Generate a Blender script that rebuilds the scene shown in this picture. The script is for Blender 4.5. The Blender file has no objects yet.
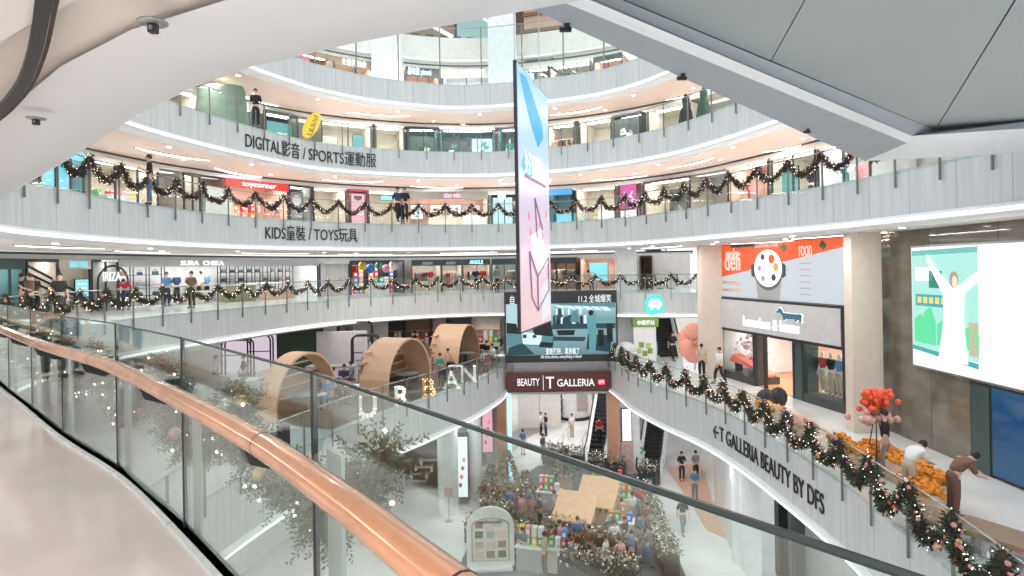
import bpy, math, random
from mathutils import Vector
R = random.Random(7)
S = bpy.context.scene
C = S.collection
# ------------------------------------------------------------------ camera, sky, exposure
F, CX, CY, EYE, ROLL = 600.0, 512.0, 268.5, 1.6, math.radians(1.0)
cd = bpy.data.cameras.new('camera'); cam = bpy.data.objects.new('camera', cd); C.objects.link(cam)
cd.sensor_width = 36.0; cd.lens = F / 1024 * 36.0; cd.shift_y = -(288.0 - CY) / 1024; cd.clip_start = .05; cd.clip_end = 400
cam.location = (0, 0, EYE)
cam.rotation_mode = 'QUATERNION'
from mathutils import Matrix, Quaternion
cam.rotation_quaternion = Quaternion((0, 1, 0), ROLL) @ Quaternion((1, 0, 0), math.pi / 2)
S.camera = cam
w = bpy.data.worlds.new('sky'); S.world = w; w.use_nodes = True
bg = w.node_tree.nodes['Background']; bg.inputs[0].default_value = (.93, .97, 1, 1); bg.inputs[1].default_value = 1.25
S.view_settings.view_transform = 'Standard'; S.view_settings.look = 'None'
S.view_settings.gamma = 1; S.view_settings.use_curve_mapping = False
S.view_settings.exposure = 0.16
try:
    S.cycles.transparent_max_bounces = 24; S.cycles.max_bounces = 6; S.cycles.diffuse_bounces = 3
    S.cycles.glossy_bounces = 3; S.cycles.sample_clamp_indirect = 6; S.cycles.use_denoising = True
except Exception: pass

def ray(x, y):
    dx, dy = x - CX, y - CY
    return ((dx * math.cos(ROLL) - dy * math.sin(ROLL)) / F, -(dx * math.sin(ROLL) + dy * math.cos(ROLL)) / F)
def atz(x, y, z):                 # picture point on the level z
    u, v = ray(x, y); d = (z - EYE) / v
    return (u * d, d)
def aty(x, y, Y):                 # picture point at distance Y
    u, v = ray(x, y); return (u * Y, EYE + v * Y)
def project(X, Y, Z):
    u = X / Y * F; v = -(Z - EYE) / Y * F
    return (CX + u * math.cos(ROLL) + v * math.sin(ROLL), CY - u * math.sin(ROLL) + v * math.cos(ROLL))

# ------------------------------------------------------------------ materials
MATS = {}
def mat(name, col, rough=.5, metal=0, emit=0, ecol=None, vary=0.04, scale=3.0, coat=0, spec=None):
    if name in MATS: return MATS[name]
    if emit: ecol = ecol or col; col = tuple(c * .12 for c in col)
    m = bpy.data.materials.new(name); m.use_nodes = True; nt = m.node_tree; b = nt.nodes['Principled BSDF']
    b.inputs['Roughness'].default_value = rough; b.inputs['Metallic'].default_value = metal
    if coat: b.inputs['Coat Weight'].default_value = coat
    if spec is not None: b.inputs['Specular IOR Level'].default_value = spec
    n = nt.nodes.new('ShaderNodeTexNoise'); n.inputs['Scale'].default_value = scale; n.inputs['Detail'].default_value = 3
    tc = nt.nodes.new('ShaderNodeTexCoord'); nt.links.new(tc.outputs['Object'], n.inputs['Vector'])
    r = nt.nodes.new('ShaderNodeValToRGB')
    r.color_ramp.elements[0].position = .3; r.color_ramp.elements[1].position = .7
    r.color_ramp.elements[0].color = tuple(max(0, c * (1 - vary * 2)) for c in col) + (1,)
    r.color_ramp.elements[1].color = tuple(min(1, c * (1 + vary)) for c in col) + (1,)
    nt.links.new(n.outputs['Fac'], r.inputs[0]); nt.links.new(r.outputs[0], b.inputs['Base Color'])
    if emit:
        b.inputs['Emission Color'].default_value = tuple(ecol or col) + (1,); b.inputs['Emission Strength'].default_value = emit
    MATS[name] = m; return m
def glow(name, col, s): return mat(name, col, .4, 0, s * (.86 if s < 1.45 else 1), col)
def streak_mat(name, a, b_, rough=.35, seam=1.45, sx=2.2, sy=.12, spec=.5):
    m = bpy.data.materials.new(name); m.use_nodes = True; nt = m.node_tree; L = nt.links; b = nt.nodes['Principled BSDF']
    b.inputs['Roughness'].default_value = rough; b.inputs['Specular IOR Level'].default_value = spec
    uv = nt.nodes.new('ShaderNodeUVMap'); mp = nt.nodes.new('ShaderNodeMapping'); mp.inputs['Scale'].default_value = (sx, sy, 1)
    L.new(uv.outputs[0], mp.inputs[0]); n = nt.nodes.new('ShaderNodeTexNoise'); n.inputs['Scale'].default_value = 3; n.inputs['Detail'].default_value = 5
    L.new(mp.outputs[0], n.inputs['Vector']); r = nt.nodes.new('ShaderNodeValToRGB')
    r.color_ramp.elements[0].position = .38; r.color_ramp.elements[1].position = .62
    r.color_ramp.elements[0].color = a + (1,); r.color_ramp.elements[1].color = b_ + (1,)
    L.new(n.outputs['Fac'], r.inputs[0])
    sp = nt.nodes.new('ShaderNodeSeparateXYZ'); L.new(uv.outputs[0], sp.inputs[0])
    d = nt.nodes.new('ShaderNodeMath'); d.operation = 'DIVIDE'; d.inputs[1].default_value = seam; L.new(sp.outputs[0], d.inputs[0])
    fr = nt.nodes.new('ShaderNodeMath'); fr.operation = 'FRACT'; L.new(d.outputs[0], fr.inputs[0])
    lt = nt.nodes.new('ShaderNodeMath'); lt.operation = 'LESS_THAN'; lt.inputs[1].default_value = .014; L.new(fr.outputs[0], lt.inputs[0])
    mx = nt.nodes.new('ShaderNodeMixRGB'); L.new(lt.outputs[0], mx.inputs[0]); L.new(r.outputs[0], mx.inputs[1]); mx.inputs[2].default_value = tuple(c * .62 for c in a) + (1,)
    L.new(mx.outputs[0], b.inputs['Base Color']); MATS[name] = m; return m
def glass_mat(name, tint, refl):
    m = bpy.data.materials.new(name); m.use_nodes = True; nt = m.node_tree; L = nt.links; nt.nodes.clear()
    o = nt.nodes.new('ShaderNodeOutputMaterial'); t = nt.nodes.new('ShaderNodeBsdfTransparent'); t.inputs[0].default_value = tint + (1,)
    g = nt.nodes.new('ShaderNodeBsdfGlossy'); g.inputs['Roughness'].default_value = .01; g.inputs[0].default_value = (.95, 1, .98, 1)
    f = nt.nodes.new('ShaderNodeLayerWeight'); f.inputs[0].default_value = .5
    p = nt.nodes.new('ShaderNodeMath'); p.operation = 'POWER'; p.inputs[1].default_value = 5; L.new(f.outputs['Facing'], p.inputs[0])
    k = nt.nodes.new('ShaderNodeMath'); k.operation = 'MULTIPLY_ADD'; k.inputs[1].default_value = .9 * min(refl, 1.0); k.inputs[2].default_value = .035 * refl; k.use_clamp = True
    x = nt.nodes.new('ShaderNodeMixShader'); L.new(p.outputs[0], k.inputs[0]); L.new(k.outputs[0], x.inputs[0]); L.new(t.outputs[0], x.inputs[1]); L.new(g.outputs[0], x.inputs[2]); L.new(x.outputs[0], o.inputs[0])
    MATS[name] = m; return m
fascia_m = streak_mat('panelled glass fascia', (.60, .63, .635), (.68, .70, .70))
marble_m = streak_mat('polished grey brown stone', (.15, .13, .10), (.23, .205, .17), .05, 2.6, .25, .5, .7)
glass_m = glass_mat('clear glass', (.94, .98, .97), .9)
nglass_m = glass_mat('clear near glass', (.90, .955, .94), 2.0)
white = mat('white gloss', (.86, .87, .88), .25)
lip_m = mat('white lip', (.93, .94, .95), .3, vary=.01)
led_m = glow('white led strip', (1, .99, .98), 1.5)
floor_m = mat('white polished floor', (.80, .80, .80), .16, vary=.05, scale=.8)
nfloor_m = mat('beige polished floor', (.70, .62, .59), .13, vary=.06, scale=1.2)
peach_floor = mat('peach floor', (.72, .47, .34), .35)
sof_m = mat('warm white ceiling', (.86, .79, .73), .6, vary=.02)
sofp_m = mat('pinkish ceiling', (.88, .70, .60), .6, vary=.02)
nsof_m = mat('plain ceiling', (.84, .82, .80), .7, vary=.015, scale=.5)
box_m = mat('grey metal ceiling panel', (.40, .44, .435), .55, vary=.02, scale=.5)
boxd_m = mat('grey panel border', (.40, .43, .46), .5, vary=.02)
wall_m = mat('off white wall', (.80, .77, .73), .5)
beige_m = mat('beige stone cladding', (.76, .66, .57), .45, vary=.03)
steel = mat('brushed steel', (.42, .44, .44), .32, .9)
post_m = mat('dark steel post', (.26, .25, .235), .4, .6)
black = mat('black metal', (.025, .025, .028), .4)
dark = mat('dark grey panel', (.06, .065, .07), .35)
darkg = mat('dark green grey frame', (.05, .09, .09), .35)
bronze = mat('bronze clad pier', (.58, .30, .19), .35, .3)
wood = mat('plywood', (.68, .43, .28), .5, vary=.03, scale=1)
rail_m = mat('bronze wooden handrail', (.62, .29, .15), .2, .12, vary=.12, scale=5, coat=.5)
paper = mat('white paper', (.9, .9, .9), .6)
grey = mat('mid grey', (.35, .36, .37), .5)
carpet = mat('blue grey mat', (.15, .18, .19), .9)
skin = mat('skin', (.68, .43, .32), .5); hairm = mat('black hair', (.018, .014, .012), .5)
green_l = mat('garland green', (.045, .085, .04), .6, vary=.3, scale=20); fir = mat('fir green', (.10, .17, .10), .6, vary=.3, scale=20)
brown_l = mat('garland brown', (.06, .035, .028), .6, vary=.3, scale=20)
bulb = glow('warm fairy light', (1, .87, .72), 4.5)
baub = [mat('copper bauble', (.50, .20, .12), .15, .6), mat('gold bauble', (.72, .46, .22), .15, .7), mat('pink bauble', (.72, .36, .34), .2, .4),
        mat('wine bauble', (.22, .03, .05), .15, .4), mat('silver bauble', (.75, .72, .70), .12, .8)]
CLO = {k: mat(k + ' cloth', c, .8) for k, c in dict(black=(.02, .02, .024), white=(.8, .8, .8), navy=(.03, .05, .12), grey=(.25, .26, .27), red=(.55, .04, .05),
       blue=(.10, .25, .5), beige=(.55, .45, .34), pink=(.75, .38, .4), teal=(.05, .3, .3), brown=(.18, .10, .07), denim=(.12, .18, .28)).items()}

# ------------------------------------------------------------------ mesh helpers
class MB:
    def __init__(s): s.v = []; s.f = []; s.uv = {}
    def poly(s, pts):
        b = len(s.v); s.v += [tuple(p) for p in pts]; s.f.append(tuple(range(b, b + len(pts)))); return s
    def box(s, x0, x1, y0, y1, z0, z1, rz=0, c=None):
        b = len(s.v)
        P = [(x0, y0, z0), (x1, y0, z0), (x1, y1, z0), (x0, y1, z0), (x0, y0, z1), (x1, y0, z1), (x1, y1, z1), (x0, y1, z1)]
        if rz:
            cx, cy = c or ((x0 + x1) / 2, (y0 + y1) / 2); cs, sn = math.cos(rz), math.sin(rz)
            P = [(cx + (x - cx) * cs - (y - cy) * sn, cy + (x - cx) * sn + (y - cy) * cs, z) for x, y, z in P]
        s.v += P; s.f += [tuple(b + i for i in q) for q in ((0, 3, 2, 1), (4, 5, 6, 7), (0, 1, 5, 4), (1, 2, 6, 5), (2, 3, 7, 6), (3, 0, 4, 7))]; return s
    def prism(s, pts, z0, z1):
        b = len(s.v); n = len(pts); s.v += [(x, y, z0) for x, y in pts] + [(x, y, z1) for x, y in pts]
        s.f += [tuple(b + i for i in range(n))[::-1], tuple(b + n + i for i in range(n))]
        s.f += [(b + i, b + (i + 1) % n, b + n + (i + 1) % n, b + n + i) for i in range(n)]; return s
    def vprism(s, pts, y0, y1):      # outline in x, z pushed through y
        b = len(s.v); n = len(pts); s.v += [(x, y0, z) for x, z in pts] + [(x, y1, z) for x, z in pts]
        s.f += [tuple(b + i for i in range(n)), tuple(b + n + i for i in range(n))[::-1]]
        s.f += [(b + (i + 1) % n, b + i, b + n + i, b + n + (i + 1) % n) for i in range(n)]; return s
    def tube(s, pts, r, n=8, r1=None, closed=False):
        pts = [Vector(p) for p in pts]; b = len(s.v); m = len(pts); pu = None
        for i, p in enumerate(pts):
            if closed: t = pts[(i + 1) % m] - pts[i - 1]
            else: t = pts[min(i + 1, m - 1)] - pts[max(i - 1, 0)]
            t.normalize()
            u = pu - t * pu.dot(t) if pu is not None else (t.cross(Vector((0, 0, 1))) if abs(t.z) < .9 else t.cross(Vector((1, 0, 0))))
            u.normalize(); pu = u; w_ = t.cross(u); rr = r if r1 is None else r + (r1 - r) * i / max(1, m - 1)
            for k in range(n):
                a = 2 * math.pi * k / n; q = p + (u * math.cos(a) + w_ * math.sin(a)) * rr; s.v.append(tuple(q))
        for i in range(m if closed else m - 1):
            j = (i + 1) % m
            for k in range(n):
                s.f.append((b + i * n + k, b + i * n + (k + 1) % n, b + j * n + (k + 1) % n, b + j * n + k))
        if not closed: s.f += [tuple(b + k for k in range(n))[::-1], tuple(b + (m - 1) * n + k for k in range(n))]
        return s
    def lathe(s, prof, c=(0, 0, 0), n=16, sx=1, sy=1):
        b = len(s.v); m = len(prof)
        for r, z in prof:
            for k in range(n):
                a = 2 * math.pi * k / n; s.v.append((c[0] + r * sx * math.cos(a), c[1] + r * sy * math.sin(a), c[2] + z))
        for i in range(m - 1):
            for k in range(n): s.f.append((b + i * n + k, b + i * n + (k + 1) % n, b + (i + 1) * n + (k + 1) % n, b + (i + 1) * n + k))
        s.f += [tuple(b + k for k in range(n))[::-1], tuple(b + (m - 1) * n + k for k in range(n))]; return s
    def ball(s, c, r, n=8, sx=1, sy=1, sz=1):
        h = max(3, n // 2); return s.lathe([(r * math.sin(math.pi * (i + .02) / (h + .04)), -r * sz * math.cos(math.pi * (i + .02) / (h + .04))) for i in range(h + 1)], c, n, sx, sy)
    def leaf(s, p, d, L, wd):
        d = Vector(d).normalized(); u = d.cross(Vector((R.uniform(-1, 1), R.uniform(-1, 1), R.uniform(-1, 1)))).normalized() * wd
        p = Vector(p); q = p + d * L; m = p + d * L * .45; b = len(s.v)
        s.v += [tuple(p), tuple(m + u), tuple(q), tuple(m - u)]; s.f.append((b, b + 1, b + 2, b + 3)); return s
    def mesh(s, name):
        me = bpy.data.meshes.new(name); me.from_pydata(s.v, [], s.f); me.update(); return me
    def build(s, name, m, parent=None, smooth=False, loc=None, rz=0, bevel=0, label=None):
        me = s.mesh(name)
        if smooth: me.polygons.foreach_set('use_smooth', [True] * len(me.polygons))
        return link(name, me, m, parent, loc, rz, bevel, label)
def link(name, me, m, parent=None, loc=None, rz=0, bevel=0, label=None):
    o = bpy.data.objects.new(name, me); C.objects.link(o)
    if m is not None and len(me.materials) == 0: me.materials.append(m)
    if parent: o.parent = parent
    if loc: o.location = loc
    if rz: o.rotation_euler.z = rz
    if bevel:
        bv = o.modifiers.new('bevel', 'BEVEL'); bv.width = bevel; bv.segments = 2; bv.limit_method = 'ANGLE'
    if label: o['label'] = label
    return o
USED = {}
def tag(o, label, cat, group=None, kind=None):
    if label in USED: print('DUPLABEL', label)
    if len(label.split()) > 16: print('LONGLABEL', label)
    USED[label] = 1; o['label'] = label; o['category'] = cat
    if group: o['group'] = group
    if kind: o['kind'] = kind
    return o
def thing(name, label, cat, loc=(0, 0, 0), rz=0, group=None):
    o = bpy.data.objects.new(name, None); C.objects.link(o); o.empty_display_size = .1; o.location = loc; o.rotation_euler.z = rz
    return tag(o, label, cat, group)
def struct(o): o['kind'] = 'structure'; return o
def copy_tree(o, parent=None, mats=None):
    c = o.copy(); C.objects.link(c)
    if parent: c.parent = parent
    if mats and o.type == 'MESH':
        k = o.name.split('.')[0]
        if k in mats:
            c.material_slots[0].link = 'OBJECT'; c.material_slots[0].material = mats[k]
    for ch in list(o.children): copy_tree(ch, c, mats)
    return c
ORD = ['first', 'second', 'third', 'fourth', 'fifth', 'sixth', 'seventh', 'eighth', 'ninth', 'tenth', 'eleventh', 'twelfth', 'thirteenth', 'fourteenth', 'fifteenth', 'sixteenth', 'seventeenth', 'eighteenth', 'nineteenth', 'twentieth']
def nth(i): return 'thirtieth' if i == 29 else ORD[i] if i < 20 else ['twenty', 'thirty', 'forty', 'fifty', 'sixty', 'seventy', 'eighty', 'ninety'][(i + 1) // 10 - 2] + ('-' + ORD[(i + 1) % 10 - 1] if (i + 1) % 10 else 'th')
def text_mesh(body, size, depth=.02, align='LEFT', bold=0, shear=0):
    cu = bpy.data.curves.new('text', 'FONT'); cu.body = body; cu.size = size; cu.extrude = depth; cu.align_x = align; cu.offset = bold * .4; cu.resolution_u = 3; cu.shear = shear
    o = bpy.data.objects.new('text', cu); C.objects.link(o)
    me = bpy.data.meshes.new_from_object(o.evaluated_get(bpy.context.evaluated_depsgraph_get())); bpy.data.objects.remove(o); bpy.data.curves.remove(cu)
    return me
def text_up(name, body, size, m, parent=None, loc=(0, 0, 0), rz=0, depth=.02, align='LEFT', bold=0, width=None, label=None):
    """lettering standing upright in the local x, z plane, read from the -y side"""
    me = text_mesh(body, size, depth, align, bold)
    xs = [v.co.x for v in me.vertices] or [0, 1]; k = width / max(.01, max(xs) - min(xs)) if width else 1
    for v in me.vertices: x, y, z = v.co; v.co = (x * k, -z, y)
    return link(name, me, m, parent, loc, rz, 0, label)

# ------------------------------------------------------------------ plan curves of the storeys
def catmull(P, step=.5):
    out = []; n = len(P)
    for i in range(n - 1):
        p0, p1, p2, p3 = P[max(i - 1, 0)], P[i], P[i + 1], P[min(i + 2, n - 1)]
        k = max(2, int(math.dist(p1, p2) / step))
        for j in range(k):
            t = j / k
            out.append(tuple(.5 * ((2 * p1[a]) + (-p0[a] + p2[a]) * t + (2 * p0[a] - 5 * p1[a] + 4 * p2[a] - p3[a]) * t * t + (-p0[a] + 3 * p1[a] - 3 * p2[a] + p3[a]) * t ** 3) for a in (0, 1)))
    out.append(P[-1]); return out
class Path:
    def __init__(s, P, smooth=True, step=.5):
        s.p = catmull(P, step) if smooth else list(P); s.s = [0]
        for a, b in zip(s.p, s.p[1:]): s.s.append(s.s[-1] + math.dist(a, b))
        s.L = s.s[-1]; n = len(s.p); s.n = []
        for i in range(n):
            a, b = s.p[max(i - 1, 0)], s.p[min(i + 1, n - 1)]; d = math.dist(a, b) or 1
            s.n.append((-(b[1] - a[1]) / d, (b[0] - a[0]) / d))
    def at(s, q, off=0):
        q = max(0, min(s.L, q)); lo = 0
        for i in range(len(s.s) - 1):
            if s.s[i + 1] >= q: lo = i; break
        t = (q - s.s[lo]) / max(1e-6, s.s[lo + 1] - s.s[lo]); a, b = s.p[lo], s.p[lo + 1]; d = math.dist(a, b) or 1
        nx, ny = -(b[1] - a[1]) / d, (b[0] - a[0]) / d
        return (a[0] + (b[0] - a[0]) * t + nx * off, a[1] + (b[1] - a[1]) * t + ny * off, math.atan2(b[1] - a[1], b[0] - a[0]))
    def off(s, d):
        return Path([(p[0] + n[0] * d, p[1] + n[1] * d) for p, n in zip(s.p, s.n)], False)
    def s_px(s, x, z, ymin=9):
        best = None
        for i in range(len(s.p) - 1):
            if s.p[i][1] < ymin or s.p[i + 1][1] < ymin: continue
            a, b = project(*s.p[i], z)[0], project(*s.p[i + 1], z)[0]
            if (a - x) * (b - x) <= 0 and b > a:
                best = s.s[i] + (s.s[i + 1] - s.s[i]) * ((x - a) / ((b - a) or 1))
                return best
        return 0 if best is None else best
    def cut(s, a, b, step=.5):
        n = max(2, int((b - a) / step)); return Path([s.at(a + (b - a) * i / n)[:2] for i in range(n + 1)], False)
def sweep(path, prof, name, m, kind=None, parent=None, smooth=False):
    mb = MB(); k = len(prof); uv = []; vl = [0]
    for a, b in zip(prof, prof[1:]): vl.append(vl[-1] + math.dist(a, b))
    for (x, y), (nx, ny) in zip(path.p, path.n):
        for o, z in prof: mb.v.append((x + nx * o, y + ny * o, z))
    for i in range(len(path.p) - 1):
        for j in range(k - 1):
            mb.f.append((i * k + j, (i + 1) * k + j, (i + 1) * k + j + 1, i * k + j + 1))
            uv += [(path.s[i], vl[j]), (path.s[i + 1], vl[j]), (path.s[i + 1], vl[j + 1]), (path.s[i], vl[j + 1])]
    me = mb.mesh(name); u = me.uv_layers.new(name='UVMap')
    for i, c in enumerate(uv): u.data[i].uv = c
    if smooth: me.polygons.foreach_set('use_smooth', [True] * len(me.polygons))
    o = link(name, me, m, parent)
    if kind: o['kind'] = kind
    return o
def ring_text(path, body, s0, s1, z, m, label, off=-.03, bold=0, size=.6, name='wall_lettering'):
    me = text_mesh(body, size, .012, 'LEFT', bold)
    xs = [v.co.x for v in me.vertices]; x0, x1 = min(xs), max(xs); k = (s1 - s0) / (x1 - x0)
    for v in me.vertices:
        x, y, zz = v.co; X, Y, a = path.at(s0 + (x - x0) * k, off - zz); v.co = (X, Y, z + y)
    return tag(link(name, me, m), label, 'lettering')

P0 = Path([(1.6, -.6), (.9, .25), (.49, .77), (.19, 1.12), (0, 1.36), (-.75, 2.33), (-2, 3.68), (-3.1, 4.79), (-4.42, 5.93), (-6.2, 7.6), (-7.6, 8.9), (-10, 11.3), (-12.4, 14.4), (-13.7, 18),
           (-13.9, 22), (-12.6, 27), (-10.6, 32), (-8.5, 34.9), (-5.6, 37), (-2.2, 38.1), (0, 37.9), (3, 36.9), (7.5, 35.4), (10.9, 34.6)])
P1 = Path([(3.4, .4), (1.5, 1.6), (-.03, 2.23), (-1.2, 2.75), (-2.3, 3.6), (-4.0, 5.2), (-6.2, 7.25), (-9.4, 10.4), (-11.6, 13.4), (-12.4, 16.5), (-12.5, 21), (-11.5, 25.5), (-9.1, 29), (-5.8, 31.5), (-1.7, 32.5),
           (2.5, 31.8), (5.6, 29.6), (7.4, 26), (8.9, 21.6), (9.9, 18.7), (10.4, 15.5), (10.7, 12.4), (10.9, 8), (11, 4)])
P2 = Path([(-7, 8), (-10.4, 12), (-12.3, 16), (-12.9, 19.5), (-12.5, 22.5), (-11.4, 26), (-9.4, 29.8), (-5.9, 32), (-1.7, 32.9), (2.2, 32), (5.3, 30), (7.6, 27.2), (9.1, 23.5), (10.2, 19), (10.8, 15), (11, 11)])
P3 = Path([(-10.5, 16), (-12.2, 21), (-11.7, 25.8), (-10.4, 28.8), (-9.3, 30.4), (-6.7, 32.5), (-2.5, 33.9), (2.8, 32.7), (5.6, 31), (7.6, 28.2), (9.2, 24), (10, 20)])
PM = Path([(-4, 5.5), (-6.8, 9), (-7.8, 13), (-7.4, 17), (-6.2, 21), (-5.0, 23.8), (-4.1, 25.4), (-3.1, 27.4), (-2.0, 29.8), (-.8, 33.6), (-.5, 36), (.2, 36.6)])
PN = Path([(5.7, 36.6), (6.0, 33), (6.15, 30.6), (6.8, 27.5), (7.7, 24.5), (8.15, 21.5), (8.3, 18), (8.3, 15), (8.05, 13), (7.9, 11.2), (7.2, 7.5), (6, 5)])
XFLR = {0: 'our level', 1: 'the storey above ours', 2: 'the second storey up', 3: 'the top storey', -1: 'the storey below ours'}

def slab(path, Fz, wd, fh=1.2, ceil=sof_m, flr=floor_m, lipd=.16):
    struct(sweep(path, [(.35, Fz - fh - .2), (0, Fz - fh), (0, Fz + .03), (.08, Fz + .03), (.08, Fz)], 'trim_1', fascia_m))
    b = Fz - fh
    struct(sweep(path, [(0, b + .04), (-lipd * .6, b + .02), (-lipd, b - .07), (-lipd * .8, b - .18), (-.02, b - .25), (.5, b - .25)], 'trim_2', lip_m, smooth=True))
    struct(sweep(path, [(.08, Fz), (wd, Fz)], 'floor', flr)); struct(sweep(path, [(.45, b - .22), (wd, b - .22)], 'ceiling', ceil))
    struct(sweep(path, [(-lipd * 1.02, b - .06), (-lipd * .95, b - .14), (-lipd * .4, b - .215)], 'trim_3', led_m))

def balustrade(path, Fz, s0, s1, where, step=1.45, low=.42, h=1.1, pw=.038, group=None):
    t = thing('glass_balustrade', where, 'balustrade', (0, 0, 0))
    n = max(1, int(round((s1 - s0) / step))); st = (s1 - s0) / n; top = MB(); pts = []
    for i in range(n + 1):
        x, y, a = path.at(s0 + i * st, -.03)
        MB().box(-pw / 2, pw / 2, -.05, .0, -low, h + .02).build('post', post_m, t, loc=(x, y, Fz), rz=a)
        if i < n:
            q = [path.at(s0 + (i + k / 3) * st, -.015)[:2] for k in range(4)]; mb = MB(); b = 0
            for (p, o2) in zip(q, q[1:]):
                d = math.dist(p, o2); nx, ny = -(o2[1] - p[1]) / d * .012, (o2[0] - p[0]) / d * .012
                b = len(mb.v)
                for (ax, ay) in (p, o2, (o2[0] + nx, o2[1] + ny), (p[0] + nx, p[1] + ny)): mb.v += [(ax, ay, Fz - .05), (ax, ay, Fz + h)]
                mb.f += [(b, b + 2, b + 3, b + 1), (b + 4, b + 6, b + 7, b + 5)]
            mb.build('glass_panel', glass_m, t)
    m = max(2, int((s1 - s0) / .5))
    top.tube([path.at(s0 + (s1 - s0) * i / m, -.01)[:2] + (Fz + h,) for i in range(m + 1)], .022, 5)
    top.build('top_rail', steel, t)
    return t, n, st

def twig(mb, p, d, L, rr, nl=.036, n=22):
    p = Vector(p); d = Vector(d).normalized(); u = d.cross(Vector((.3, .2, 1))).normalized(); w_ = d.cross(u)
    for k in range(n):
        f = .1 + .9 * k / n; a = k * 2.4; o = (u * math.cos(a) + w_ * math.sin(a)); mb.leaf(p + d * L * f, d * .55 + o, nl * (1.15 - .5 * f), .0055)
    q = p + d * L; b = len(mb.v); mb.v += [tuple(p - u * .003), tuple(p + u * .003), tuple(q)]; mb.f.append((b, b + 1, b + 2))
def garland(path, Fz, s0, n, st, label, zt=1.12, sag=.5, rad=.13, dens=190, nb=90, off=-.1, leaf_m=None, lf=.11, bs=.045, lights=400, extra=380, seed=1, twigs=0, core=None):
    rr = random.Random(seed); t = thing('christmas_garland', label, 'garland')
    leaves, tw = MB(), MB()
    def pt(q):
        k = q / st; f = k - int(k); X, Y, _ = path.at(s0 + q, off + .05 * math.sin(q * 5)); return X, Y, Fz + zt - sag * (4 * f * (1 - f)) ** .8 + .03 * math.sin(q * 9)
    L = n * st; N = int(L * dens)
    for i in range(int(L * twigs)):
        x, y, z = pt(rr.random() * L * .9999); d = Vector((rr.gauss(0, 1), rr.gauss(0, 1), rr.gauss(0, 1) - .3)).normalized()
        twig(leaves if rr.random() < .8 else tw, Vector((x, y, z)) + d * rad * .25 * rr.random(), d, rad * rr.uniform(.7, 1.15), rr)
    for i in range(N):
        x, y, z = pt(rr.random() * L * .9999); d = Vector((rr.gauss(0, 1), rr.gauss(0, 1), rr.gauss(0, 1))).normalized()
        p = Vector((x, y, z)) + d * rad * rr.random() * .6; mb = leaves if rr.random() < .62 else tw
        mb.leaf(p, d + Vector((0, 0, -.2)), lf * rr.uniform(.6, 1.3), lf * .17)
    c_r = core; core = MB(); core.tube([pt(L * .9999 * i / (n * 8)) for i in range(n * 8 + 1)], rad * .35 if not c_r else c_r, 5); core.build('stem', brown_l, t)
    leaves.build('foliage', leaf_m or green_l, t)['kind'] = 'stuff'; tw.build('dry_foliage', brown_l, t)['kind'] = 'stuff'
    def rp():
        x, y, z = pt(rr.random() * L * .9999); a = rr.random() * 6.283; u = rad * rr.uniform(.5, 1.05)
        return (x + u * .7 * math.cos(a) * .7, y - abs(u * math.cos(a)) * .8 * (1 if rr.random() < .8 else -1), z + u * math.sin(a))
    base = []
    for m_ in baub:
        me = MB().ball((0, 0, 0), bs, 8).mesh('bauble'); me.materials.append(m_); me.polygons.foreach_set('use_smooth', [True] * len(me.polygons)); base.append(me)
    for i in range(nb):
        o = bpy.data.objects.new('bauble', base[rr.randrange(5)]); C.objects.link(o); o.parent = t; o.location = rp(); k = rr.uniform(.7, 1.25); o.scale = (k, k, k)
    if extra:
        e = MB()
        for i in range(extra): e.ball(rp(), bs * rr.uniform(.5, .9), 6)
        e.build('small_baubles', baub[2], t, True)['kind'] = 'stuff'
    l = MB()
    for i in range(lights): l.ball(rp(), .016 if rad < .16 else .012, 4)
    l.build('fairy_lights', bulb, t)['kind'] = 'stuff'
    return t

# ================================================================== the building
slab(P0, 0, 7.0, flr=floor_m)
slab(P1, 4, 6.2, ceil=sof_m); slab(P2, 8, 6.0, ceil=sofp_m); slab(P3, 12, 5.5, ceil=sofp_m)
slab(PM, -4, 16, fh=1.65); slab(PN, -4, 7, fh=1.65)
# floor under the feet of the photographer and its plain ceiling
near = P0.cut(0, P0.L * .24)
struct(sweep(near, [(.05, .006), (6.9, .006)], 'floor', nfloor_m))
struct(sweep(near, [(-.02, -.02), (-.02, .03), (.045, .03), (.05, .004)], 'trim_4', post_m))
struct(sweep(P1.cut(0, P1.L * .26), [(.75, 2.545), (.8, 2.50), (6.1, 2.50)], 'ceiling', nsof_m))
cb = Path([atz(55, -60, 2.49), atz(44, 0, 2.49), atz(34, 55, 2.49), atz(18, 92, 2.49), atz(-12, 122, 2.49), atz(-50, 140, 2.49)], step=.1)
o = sweep(cb, [(-.022, 2.51), (-.022, 2.485), (.022, 2.485), (.022, 2.51)], 'ceiling_slot', black); tag(o, 'curved black slot cut into the plain ceiling overhead', 'ceiling slot')
o = sweep(cb, [(-.040, 2.505), (-.038, 2.488), (-.024, 2.488)], 'slot_edge', brown_l); tag(o, 'thin brown edging beside the curved black ceiling slot', 'edging')
for x, y, lb in ((153, 22, 'small black sprinkler lamp on the plain ceiling, nearer the top of the picture'), (36, 118, 'small black sprinkler lamp on the plain ceiling near the black slot')):
    X, Y = atz(x, y, 2.5); t = thing('ceiling_spotlight', lb, 'spotlight', (X, Y, 2.5))
    MB().lathe([(.05, 0), (.046, -.006), (.015, -.01)], n=16).build('mounting_plate', steel, t, True)
    MB().box(-.015, .015, -.014, .014, -.04, -.008).build('housing', black, t, bevel=.004); MB().box(-.007, .007, -.017, -.013, -.032, -.016).build('lens', steel, t)

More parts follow.
